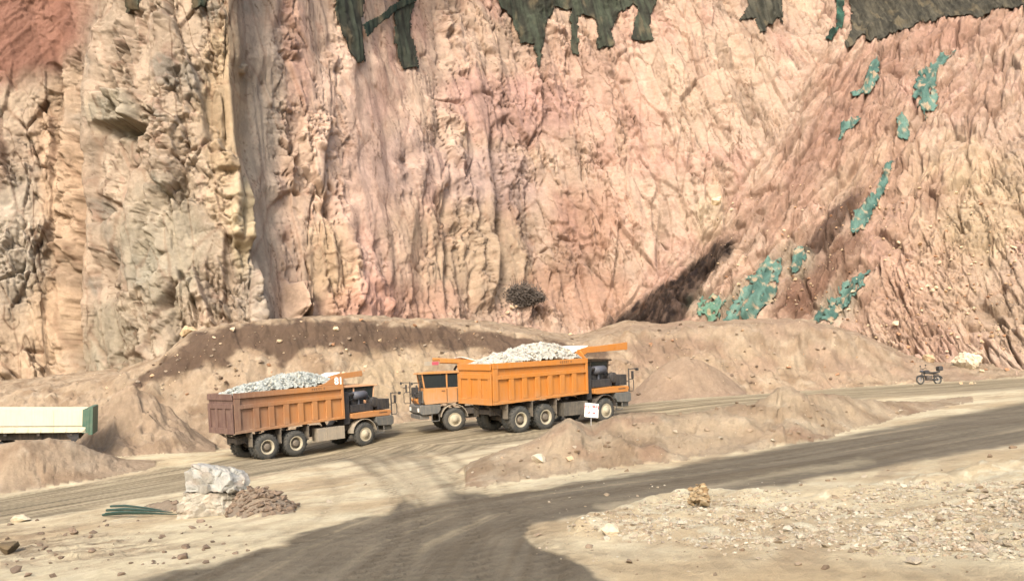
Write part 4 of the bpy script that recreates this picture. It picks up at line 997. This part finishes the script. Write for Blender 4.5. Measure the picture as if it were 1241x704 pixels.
    # --- tanks
    m = MB(); m.prism([(3.2, .62), (5.0, .62), (5.0, 1.36), (3.2, 1.36)], -1.45, -.8); m.box(3.75, 3.8, -1.47, -1.453, .6, 1.38); m.box(4.4, 4.45, -1.47, -1.453, .6, 1.38)
    m.build('fuel_tank', tankm, root, .06)
    m = MB(); m.prism([(3.4, .7), (4.8, .7), (4.8, 1.36), (3.4, 1.36)], .8, 1.42); m.build('air_tank', M_TANK, root, .06)
    # --- fenders over the front wheels
    for sy in (-1, 1):
        m = MB(); a0, a1 = radians(8), radians(176); n = 14; pr = []
        for k in range(n + 1):
            t = a0 + (a1 - a0) * k / n; pr.append((6.36 + .86 * cos(t), .78 + .86 * sin(t)))
        for k in range(n, -1, -1):
            t = a0 + (a1 - a0) * k / n; pr.append((6.36 + .82 * cos(t), .78 + .82 * sin(t)))
        for k in range(n):
            q = [pr[k], pr[k + 1], pr[2 * n - k], pr[2 * n + 1 - k]]
            y0_, y1_ = sorted((sy * .95, sy * 1.54)); m.prism(q, y0_, y1_)
        m.build('fender', fendm, root)
    # --- front deck and bumper
    m = MB()
    m.prism([(5.5, 1.72), (5.75, 1.68), (8.25, 1.68), (8.38, 1.9), (8.3, 2.02), (7.0, 2.05), (5.5, 2.0)], -1.52, -.02)
    m.build('front_deck', paint, root, .03)
    if idx != 3:
        m = MB(); m.box(7.45, 8.05, -1.53, -1.523, 1.86, 1.93); m.build('deck_marking', M_INK, root)
    m = MB()
    m.prism([(7.2, 1.35), (7.35, 1.12), (8.3, 1.06), (8.48, 1.16), (8.5, 1.55), (8.4, 1.66), (7.2, 1.66)], -1.55, 1.55)
    m.box(7.9, 8.45, -1.35, 1.35, .8, 1.055)
    m.build('bumper', M_GREY, root, .03)
    for sy in (-1, 1):
        m = MB(); m.box(8.49, 8.53, sy * 1.15 - .2, sy * 1.15 + .2, 1.25, 1.48); m.build('headlight', M_LAMP, root, .01)
        m = MB(); m.tube([(7.3, sy * 1.5, 1.1), (7.3, sy * 1.5, .68), (7.75, sy * 1.5, .68), (7.75, sy * 1.5, 1.08)], .03, 6); m.box(7.3, 7.75, sy * 1.42 - .1, sy * 1.42 + .1, .655, .69); m.build('step', M_GREY, root)
    # --- machinery beside the cab
    m = MB(); m.box(7.5, 8.35, -1.35, -.1, 2.07, 2.7); 
    for k in range(7): m.box(8.353, 8.38, -1.3 + k * .17, -1.24 + k * .17, 2.1, 2.66)
    for k in range(5): m.box(7.55 + k * .16, 7.62 + k * .16, -1.375, -1.353, 2.1, 2.66)
    m.lathe([(0, .01), (0, .3), (.25, .33), (.25, .01)], -1.3, 20, c=(7.35, 2.55))
    m.build('radiator', M_BLACK, root, .02)
    m = MB(); m.box(5.6, 7.2, -1.25, -.2, 2.055, 2.5); m.box(5.9, 6.8, -.9, -.25, 2.5, 2.75); m.box(5.12, 5.5, -1.3, -.5, 1.4, 3.3); m.box(5.15, 5.45, -.45, -.05, 1.6, 3.5)
    m.tube([(5.3, -1.2, 2.0), (5.35, -1.2, 2.9), (5.6, -1.15, 3.15), (6.1, -1.0, 3.1)], .11, 10)
    m.tube([(6.9, -.9, 2.75), (7.15, -.9, 2.9), (7.3, -.9, 2.6)], .07, 8); m.tube([(5.75, -.3, 2.5), (5.75, -.3, 3.75), (5.6, -.3, 3.95)], .08, 8)
    m.build('engine', M_BLACK, root, .015)
    m = MB()
    n = 18; m.tube([(5.95, -.95, 3.02), (6.0, -.95, 3.02), (6.02, -.95, 3.02), (6.85, -.95, 3.05), (6.87, -.95, 3.05), (6.95, -.95, 3.05)], [.18, .2, .25, .25, .2, .18], n)
    m.tube([(6.4, -.95, 2.5), (6.4, -.95, 2.8)], .07, 8); m.build('air_filter', M_FILTER, root)
    # --- cab on the left side
    m = MB()
    m.prism([(5.95, 1.75), (8.12, 1.68), (8.22, 2.0), (8.2, 2.66), (5.95, 2.66)], .05, 1.5)
    m.box(5.95, 6.02, .05, 1.5, 2.663, 3.5)                                     # back wall
    for yy in (.05, 1.43):
        m.hexa([(8.1, yy, 2.663), (8.19, yy, 2.663), (8.19, yy + .07, 2.663), (8.1, yy + .07, 2.663), (8.22, yy, 3.5), (8.3, yy, 3.5), (8.3, yy + .07, 3.5), (8.22, yy + .07, 3.5)])
        m.box(6.70, 6.80, yy, yy + .07, 2.663, 3.5); m.box(6.023, 6.07, yy, yy + .07, 2.663, 3.5)
    cab = m.build('cab', cabp, root, .02)
    m = MB(); m.prism([(5.85, 3.503), (8.42, 3.503), (8.5, 3.52), (8.42, 3.6), (7.4, 3.66), (5.85, 3.66)], -.05, 1.58); m.build('roof', cabp, cab, .02)
    gl = MB(); gl.hexa([(8.12, .123, 2.67), (8.14, .123, 2.67), (8.14, 1.427, 2.67), (8.12, 1.427, 2.67), (8.24, .123, 3.497), (8.26, .123, 3.497), (8.26, 1.427, 3.497), (8.24, 1.427, 3.497)]); gl.build('windscreen', M_GLASS, cab)
    for yy in (.07, 1.45):
        gl = MB(); gl.prism([(6.803, 2.668), (8.09, 2.668), (8.21, 3.497), (6.803, 3.497)], yy, yy + .02); gl.build('window', M_GLASS, cab)
        gl = MB(); gl.prism([(6.073, 2.668), (6.697, 2.668), (6.697, 3.497), (6.073, 3.497)], yy, yy + .02); gl.build('window', M_GLASS, cab)
    m = MB(); m.box(6.3, 6.45, .5, 1.05, 2.3, 3.25); m.box(6.3, 6.9, .5, 1.05, 2.2, 2.4); m.build('driver_seat', M_BLACK, cab, .04)
    m = MB(); m.box(6.1, 6.15, 1.502, 1.52, 1.8, 2.6); m.box(6.75, 6.79, 1.502, 1.515, 1.8, 2.6); m.box(6.9, 7.1, 1.502, 1.54, 2.45, 2.5); m.build('door_handle', M_INK, cab)
    m = MB(); m.box(8.205, 8.26, .2, 1.35, 1.75, 2.5)
    for k in range(5): m.box(8.263, 8.285, .22, 1.33, 1.82 + k * .14, 1.87 + k * .14)
    m.build('grille', M_GREY, root)
    # --- mirrors and guard rails at both front corners
    for sy in (-1, 1):
        m = MB(); y = sy * 1.46
        m.tube([(8.42, y, 1.66), (8.42, y, 3.05)], .04, 8); m.tube([(8.42, y, 3.0), (8.75, y + sy * .1, 3.02), (8.95, y + sy * .2, 2.98)], .025, 6)
        m.tube([(8.42, y, 2.4), (8.75, y, 2.4), (8.82, y, 2.3), (8.82, y, 1.8), (8.75, y, 1.7), (8.45, y, 1.7)], .025, 6)
        m.tube([(8.42, y, 2.3), (8.42, sy * .2, 2.3)], .025, 6)
        gr = m.build('guard_rail', M_BLACK, root)
        m = MB(); m.box(8.6, 8.68, y - .02, y + sy * .18, 2.42, 2.88); m.box(8.9, 9.0, y + sy * .1, y + sy * .28, 2.9, 3.06); m.build('mirror', M_BLACK, gr, .02)
    return root

ORA = paint_mat('bright_orange_paint', (.37, .135, .018), (.29, .18, .095), .45, .5, 1.2, low=(1.5, 2.1), scuff=.55)
ORB = paint_mat('rusty_orange_paint', (.33, .14, .040), (.29, .195, .12), .5, .65, 1.2, low=(1.5, 2.0), grad=(-1.6, 2.6, (.12, .066, .046)), scuff=.5)
GATEB = paint_mat('brown_tailgate_paint', (.085, .046, .036), (.30, .21, .16), .4, .65, 1.6, scuff=.5)
CABA = paint_mat('faded_orange_cab', (.36, .15, .035), (.30, .21, .13), .6, .6, 1.8, low=(1.7, 2.5), scuff=.8)
CABD = paint_mat('dark_brown_cab', (.07, .045, .03), (.3, .2, .12), .4, .7, 2)  # plain dark brown tone for the cab of the bright orange truck
CABB = paint_mat('dusty_pink_cab', (.50, .27, .14), (.5, .37, .25), .6, .6, 1.8)
t1 = make_truck(1, 'rusty orange dump truck with a brown tailgate and white 81, loaded with grey rock', ORB, GATEB, CABB, (7.3, -.1, 4.50), M_FEND, M_FEND, number='81')
t2 = make_truck(2, 'bright orange dump truck with an orange tailgate, loaded with pale rock', ORA, ORA, CABD, (8.95, -.85, 4.60), M_TANK, M_FRAME)
t3 = make_truck(3, 'orange dump truck coming the other way, half hidden behind the bright orange truck', ORA, ORA, CABA, (7.15, -.3, 4.5), M_TANK, M_FEND, marks=False, boardred=True)

def rock_load(root, seed, peak, tones, label):
    r = np.random.default_rng(seed)
    nx, ny_ = 70, 30
    gx_, gy_ = np.meshgrid(np.linspace(XR + .07, XF - .12, nx), np.linspace(-1.38, 1.38, ny_), indexing='ij')
    def top(x, y):
        t = (x - XR) / (XF - XR)
        prof = np.interp(t, [0, .06, .2, .36, .52, .68, .8, .9, 1], [3.4, 3.76, 4.1, peak - .36, peak - .08, peak, peak - .06, peak - .3, 3.95])
        return 3.55 + (prof - 3.55) * (1 - (np.abs(y) / 1.5) ** 2.2 * .85) 
    z = top(gx_, gy_) + .16 * facet(gx_ * 3, gy_ * 3, seed, 1.4)[0] + .12 * facet(gx_ * 6, gy_ * 6, seed + 4, 1.4)[0]
    idg = np.arange(nx * ny_).reshape(nx, ny_)
    q = np.stack([idg[:-1, :-1], idg[1:, :-1], idg[1:, 1:], idg[:-1, 1:]], -1).reshape(-1, 4)
    items = []
    for _ in range(1700):
        x = r.uniform(XR + .2, XF - .25); y = r.uniform(-1.3, 1.3); s = .08 + .22 * r.random() ** 2
        c = lin(tones[r.integers(len(tones))]) * KA * r.uniform(.8, 1.12)
        items.append(((x, y, float(top(np.array(x), np.array(y))) + .02), s, c))
    o = rock_field('rock_load', items)
    me = o.data; bm = bmesh.new(); bm.from_mesh(me); lay = bm.verts.layers.float_color['Col']
    vv = [bm.verts.new(p) for p in np.stack([gx_, gy_, z], -1).reshape(-1, 3)]
    for v_ in vv: v_[lay] = (*(lin(tones[0]) * KA * .9), 1)
    for f in q: bm.faces.new([vv[i] for i in f])
    bm.to_mesh(me); bm.free()
    o.matrix_world = root.matrix_world.copy()
    return tag(o, label, 'rock load', kind='stuff')
bpy.context.view_layer.update()
rock_load(t1, 2001, 4.58, [(190, 194, 186), (166, 172, 166), (214, 214, 204), (160, 166, 158), (205, 202, 186)], 'heap of grey crushed rock in the rusty orange truck')
rock_load(t2, 2011, 4.68, [(212, 208, 194), (190, 187, 174), (228, 222, 208), (176, 172, 160), (226, 214, 190)], 'heap of pale crushed rock in the bright orange truck')

# ------------------------------------------------------------------ tipper trailer at the left edge
ty = 46.5
def tz(py): return (HZ - py) / F * ty
mpx = ty / F
yaw4 = pi + .03
x_end = (112 - CX) / F * ty
tr = empty('tipper_trailer', (x_end, ty, tz(537) - .9), Matrix.Rotation(.36, 3, 'Z') @ Matrix.Rotation(.022, 3, 'Y'))
tag(tr, 'cream sided tipper trailer with a dark green tailgate, behind the sandy mound', 'trailer')
z0 = tz(537) - .9
zb_, zr, zt_ = tz(524) - z0, tz(516) - z0, tz(496) - z0
m = MB(); L4 = 11.5
m.box(-L4, -.55, -.02, .04, zr + .03, zt_); m.box(-L4, -.55, 2.4, 2.46, zr + .03, zt_); m.box(-L4, -.55, .043, 2.397, zr - .05, zr)
for k in range(7): m.box(-.62 - k * 1.55 - .05, -.62 - k * 1.55 + .05, 2.463, 2.5, zr, zt_)
m.box(-2.12, -1.98, -.035, -.023, zr + .03, zt_)
m.build('side_panel', M_CREAM, tr, .015)
m = MB(); m.box(-L4, -.38, -.06, .10, zb_ + .02, zr - .06)
for k in range(9): m.box(-.8 - k * .62, -.72 - k * .62, -.085, -.063, zb_ + .06, zr - .09)
m.lathe([(0, .01), (-.06, .012), (-.06, .09), (0, .1)], -.06, 14, c=(-.5, (zb_ + zr) / 2))
m.build('lower_rail', M_CREAM, tr, .012)
m = MB(); m.box(-.547, -.24, -.05, 2.5, zb_ - .02, zt_ - .02); m.box(-.237, -.03, -.04, 2.5, zb_ - .12, zt_ + .14); m.box(-.3, -.2, -.06, -.052, zb_, zt_)
m.build('tailgate', M_GREEN, tr, .03)
m = MB(); m.box(-L4, -.8, .5, .68, zb_ - .42, zb_ - .02); m.box(-L4, -.8, 1.75, 1.93, zb_ - .42, zb_ - .02)
for k in range(7): m.box(-1.2 - k * 1.6, -1.05 - k * 1.6, .05, 2.4, zb_ - .16, zb_ + .01)
m.tube([(-4.6, .4, .5), (-4.6, 2.1, .5)], .09, 10); m.tube([(-5.9, .4, .5), (-5.9, 2.1, .5)], .09, 10)
m.box(-6.2, -4.3, .55, .63, .55, .75); m.box(-6.2, -4.3, 1.8, 1.88, .55, .75); m.box(-5.4, -5.1, .5, .66, .7, zb_ - .4); m.box(-5.4, -5.1, 1.77, 1.91, .7, zb_ - .4)
m.build('chassis', M_FRAME, tr, .01)
for y_ in (.1, 2.1):
    m = MB(); m.prism([(-1.45, zb_ - .02), (-.75, zb_ - .02), (-.72, zb_ - .28), (-.9, zb_ - .52), (-1.05, zb_ - .5)], y_, y_ + .25); m.build('mud_flap', M_BLACK, tr)
for xx in (-4.6, -5.9):
    for yy, fl in ((.05, Matrix.Identity(4)), (2.4, Matrix.Rotation(pi, 4, 'Z'))):
        o = bpy.data.objects.new('wheel', WHEELS['wheel']); COL.objects.link(o); o.parent = tr; o.matrix_local = Matrix.Translation((xx, yy, .5)) @ fl @ Matrix.Scale(.72, 4)
        for nm in ('rim', 'hub'):
            r = bpy.data.objects.new(nm, WHEELS[nm]); COL.objects.link(r); r.parent = o

# ------------------------------------------------------------------ warning sign behind the berm
sy_ = 37.0; spx = 716.5
sx = (spx - CX) / F * sy_; sg = zat(spx, sy_)
sn = empty('warning_sign', (sx, sy_, sg), Matrix.Rotation(.06, 3, 'Z')); tag(sn, 'small white board sign with red lettering on a thin post behind the berm', 'sign')
zt2 = (HZ - 488.5) / F * sy_ - sg; zb2 = (HZ - 505.5) / F * sy_ - sg; hw = 8.4 / F * sy_
m = MB(); m.tube([(0, .03, -.1), (0, .03, zt2 - .1)], .025, 8); m.build('post', M_STEEL, sn)
m = MB(); m.hexa([(-hw, -.012, zb2 + .03), (hw, -.012, zb2 - .03), (hw, .003, zb2 - .03), (-hw, .003, zb2 + .03), (-hw + .03, -.012, zt2 + .03), (hw + .02, -.012, zt2 - .03), (hw + .02, .003, zt2 - .03), (-hw + .03, .003, zt2 + .03)])
bd = m.build('board', M_WHITE, sn)
RX = Matrix.Rotation(pi / 2, 4, 'X')
hh = zt2 - zb2
text_mesh('lettering', '减速慢行', hh * .27, M_RED, bd, Matrix.Translation((.01, -.016, zb2 + hh * .70)) @ RX @ Matrix.Rotation(-.05, 4, 'Z'), .002, .006)
text_mesh('lettering', '注 意', hh * .29, M_RED, bd, Matrix.Translation((0, -.016, zb2 + hh * .29)) @ RX @ Matrix.Rotation(-.05, 4, 'Z'), .002, .006)

# ------------------------------------------------------------------ motorcycle by the far road
mp0 = surf(1126, 465.5)
mc = empty('motorcycle', (mp0.x, mp0.y, mp0.z), Matrix.Rotation(pi + .12, 3, 'Z') @ Matrix.Rotation(.12, 3, 'X')); tag(mc, 'dark motorcycle parked beside the far road near the cliff foot', 'motorcycle')
for xx in (.68, -.62):
    m = MB(); m.tube([(xx + .27 * cos(t), 0, .31 + .27 * sin(t)) for t in np.linspace(0, 2 * pi, 25)], .055, 8, False); w_ = m.build('wheel', M_RUBBER, mc)
    m = MB()
    for k in range(6): t = pi * k / 6; m.tube([(xx - .23 * cos(t), 0, .31 - .23 * sin(t)), (xx + .23 * cos(t), 0, .31 + .23 * sin(t))], .012, 5)
    m.tube([(xx, -.06, .31), (xx, .06, .31)], .06, 10); m.build('rim', M_STEEL, w_)
m = MB(); m.tube([(.68, .07, .31), (.42, .07, .95)], .025, 6); m.tube([(.68, -.07, .31), (.42, -.07, .95)], .025, 6); m.tube([(.45, 0, .85), (.2, 0, .4), (-.2, 0, .36), (-.62, .08, .31)], .03, 6); m.tube([(.4, 0, .8), (-.2, 0, .72), (-.75, 0, .74)], .03, 6); m.tube([(-.3, .08, .7), (-.62, .08, .31)], .025, 6); m.build('frame', M_BLACK, mc)
m = MB(); m.box(-.15, .25, -.13, .13, .28, .62); m.lathe([(-.15, .01), (-.15, .13), (.15, .13), (.15, .01)], 0, 14, c=(.05, .45)); m.tube([(.1, -.17, .35), (-.5, -.17, .3), (-.85, -.17, .4)], .05, 8); m.build('engine', M_FRAME, mc, .02)
m = MB(); m.prism([(.4, .82), (.36, .98), (.1, 1.0), (-.08, .86), (-.05, .74), (.3, .72)], -.14, .14); m.build('fuel_tank', M_BLACK, mc, .04)
m = MB(); m.prism([(-.06, .78), (-.08, .86), (-.4, .88), (-.78, .94), (-.8, .84), (-.5, .76)], -.13, .13); m.build('seat', M_BLACK, mc, .03)
m = MB(); m.tube([(.36, .34, 1.08), (.42, .18, 1.12), (.42, 0, 1.04), (.42, -.18, 1.12), (.36, -.34, 1.08)], .022, 6); m.tube([(.4, .25, 1.1), (.42, .3, 1.3)], .012, 5); m.tube([(.4, -.25, 1.1), (.42, -.3, 1.3)], .012, 5); m.box(.4, .42, .24, .38, 1.26, 1.36); m.box(.4, .42, -.38, -.24, 1.26, 1.36); m.build('handlebar', M_BLACK, mc)
m = MB(); m.lathe([(-.1, .01), (-.1, .08), (.1, .08), (.1, .01)], 0, 12, c=(.55, .92)); m.build('headlight', M_FILTER, mc)
m = MB(); m.prism([(-.68, .95), (-.66, 1.22), (-.72, 1.28), (-.95, 1.27), (-1.0, 1.2), (-1.0, .96)], -.2, .2); m.build('luggage_box', M_BLACK, mc, .05)
m = MB(); m.prism([(.34, .5), (.4, .62), (.62, .66), (.86, .6), (.96, .46), (.9, .46), (.8, .54), (.62, .6), (.44, .57)], -.07, .07); m.prism([(-.3, .5), (-.4, .66), (-.65, .66), (-.9, .55), (-1, .4), (-.94, .4), (-.84, .5), (-.62, .6)], -.08, .08); m.build('mudguard', M_BLACK, mc)

# ------------------------------------------------------------------ dark shrub at the cliff foot
sb0 = cliff_at(632, 366)
sh = empty('dry_shrub', (sb0.x, sb0.y - .5, sb0.z - .75)); tag(sh, 'dark leafless shrub in the gully at the foot of the pink cliff', 'shrub')
r = random.Random(5); tw = MB(); lf = MB(); pts = []
for k in range(90):
    a = r.uniform(0, 6.28); s = r.uniform(.2, 1.0); ex = Vector((cos(a) * 2.2 * s, -abs(sin(a)) * 1.3 * s, 1.1 + r.uniform(.2, 2.0) * (1.1 - .55 * s)))
    st = Vector((r.uniform(-1.3, 1.3), r.uniform(-.4, .2), r.uniform(-.2, .3) + .25))
    mid = st.lerp(ex, .5) + Vector((r.uniform(-.3, .3), r.uniform(-.3, .3), r.uniform(0, .4)))
    tw.tube([st, mid, ex], [.05, .03, .012], 4, False); pts += [mid, ex, st.lerp(mid, .5), mid.lerp(ex, .5)]
for k in range(7):
    a = r.uniform(-.5, .5); b_ = Vector((-.7 + r.uniform(-.4, .4), -.2, 1.2)); tw.tube([b_, b_ + Vector((a * .6, 0, 1.2)), b_ + Vector((a * 1.5, -.1, 2.2))], [.05, .035, .012], 4, False)
for k in range(420):
    xx = r.uniform(-2.3, 2.4); hh_ = (1.0 - abs(xx / 2.6) ** 2.2) * (1.6 + .5 * sin(xx * 3.1) + .3 * sin(xx * 7.3))
    pts.append(Vector((xx, r.uniform(-1.0, .3), .25 + .28 * xx + r.random() * max(.2, hh_))))
for p in pts * 9:
    q = p + Vector((r.gauss(0, .22), r.gauss(0, .2), r.gauss(0, .2)))
    d = Vector((r.gauss(0, 1), r.gauss(0, 1), r.gauss(0, 1))).normalized(); e = d.orthogonal().normalized(); s = r.uniform(.05, .13)
    lf.add([q - d * s * 1.8, q + e * s * .6, q + d * s * 1.8, q - e * s * .6], [(0, 1, 2, 3)])
M_TWIG = paint_mat('dark_twigs', (.045, .035, .03), (.15, .11, .08), .3, .9, 3); M_LEAF = paint_mat('dry_dark_leaves', (.075, .06, .048), (.15, .12, .09), .5, .9, 4)
tw.build('branches', M_TWIG, sh); lf.build('foliage', M_LEAF, sh)

# ------------------------------------------------------------------ dark green poles beside the boulders
gP = 'dark green poles lying by the boulders'
for k, (x0, y0, x1, y1, w_) in enumerate([(124, 626, 214, 626, .035), (128, 622, 208, 625, .04), (133, 618, 196, 623.5, .035), (127, 629, 190, 628, .03)]):
    p0 = surf(x0, y0); p1 = surf(x1, y1); c = (p0 + p1) / 2; d = (p1 - p0); L_ = d.length
    m = MB(); e = Vector((0, .1, .03))
    v0, v1 = -d / 2, d / 2
    up = Vector((0, 0, w_)); sd = Vector((0, w_ * 1.6, 0))
    ang_ = [(v0 + up * .1, 1.0), (v0 * .4 + up * 1.5, 1.15), (v1 * .4 + up * 1.1, .8), (v1 + up * .3, .25)]
    m.tube([a_[0] for a_ in ang_], [w_ * a_[1] for a_ in ang_], 8)
    o = m.build('green_pole', M_POLE, None, 0, c + Vector((0, 0, .05 + .03 * k)))
    tag(o, ['longest dark green pole lying flat at the front of its bundle', 'thickest dark green pole lying in the middle of its bundle', 'short dark green pole at the back of its bundle', 'dark green pole lowest in its bundle on the dirt'][k], 'pole', gP)

# ------------------------------------------------------------------ sky, sun, camera
SUN = Vector((-.18, -.74, .67)).normalized()
el = math.asin(SUN.z); az = math.atan2(SUN.x, SUN.y)
w = bpy.data.worlds.new('World'); SC.world = w; w.use_nodes = True
N, L = w.node_tree.nodes, w.node_tree.links
sk = N.new('ShaderNodeTexSky'); sk.sky_type = 'NISHITA'; sk.sun_disc = False; sk.sun_elevation = el; sk.sun_rotation = az; sk.dust_density = 5.0; sk.air_density = 1.2
bg = N['Background']; bg.inputs['Strength'].default_value = .15; L.new(sk.outputs[0], bg.inputs['Color'])
sl = bpy.data.lights.new('sun', 'SUN'); sl.energy = 1.65; sl.angle = radians(15); sl.color = (1, .96, .90)
so = bpy.data.objects.new('sun', sl); COL.objects.link(so); so.rotation_euler = SUN.to_track_quat('Z', 'Y').to_euler()
cam = bpy.data.cameras.new('camera'); co = bpy.data.objects.new('camera', cam); COL.objects.link(co)
cam.sensor_width = 36; cam.lens = 36 * F / 1241.0; cam.shift_y = (HZ - 352) / 1241.0; cam.clip_end = 2000; cam.clip_start = .1
co.location = (0, 0, 0); co.rotation_euler = (pi / 2, 0, 0)
SC.camera = co
SC.view_settings.view_transform = 'Standard'; SC.view_settings.look = 'None'; SC.view_settings.exposure = 1.34; SC.view_settings.gamma = 1
SC.view_settings.use_curve_mapping = False
SC.cycles.max_bounces = 5; SC.cycles.diffuse_bounces = 3; SC.cycles.glossy_bounces = 2; SC.cycles.transparent_max_bounces = 6
SC.cycles.use_denoising = True
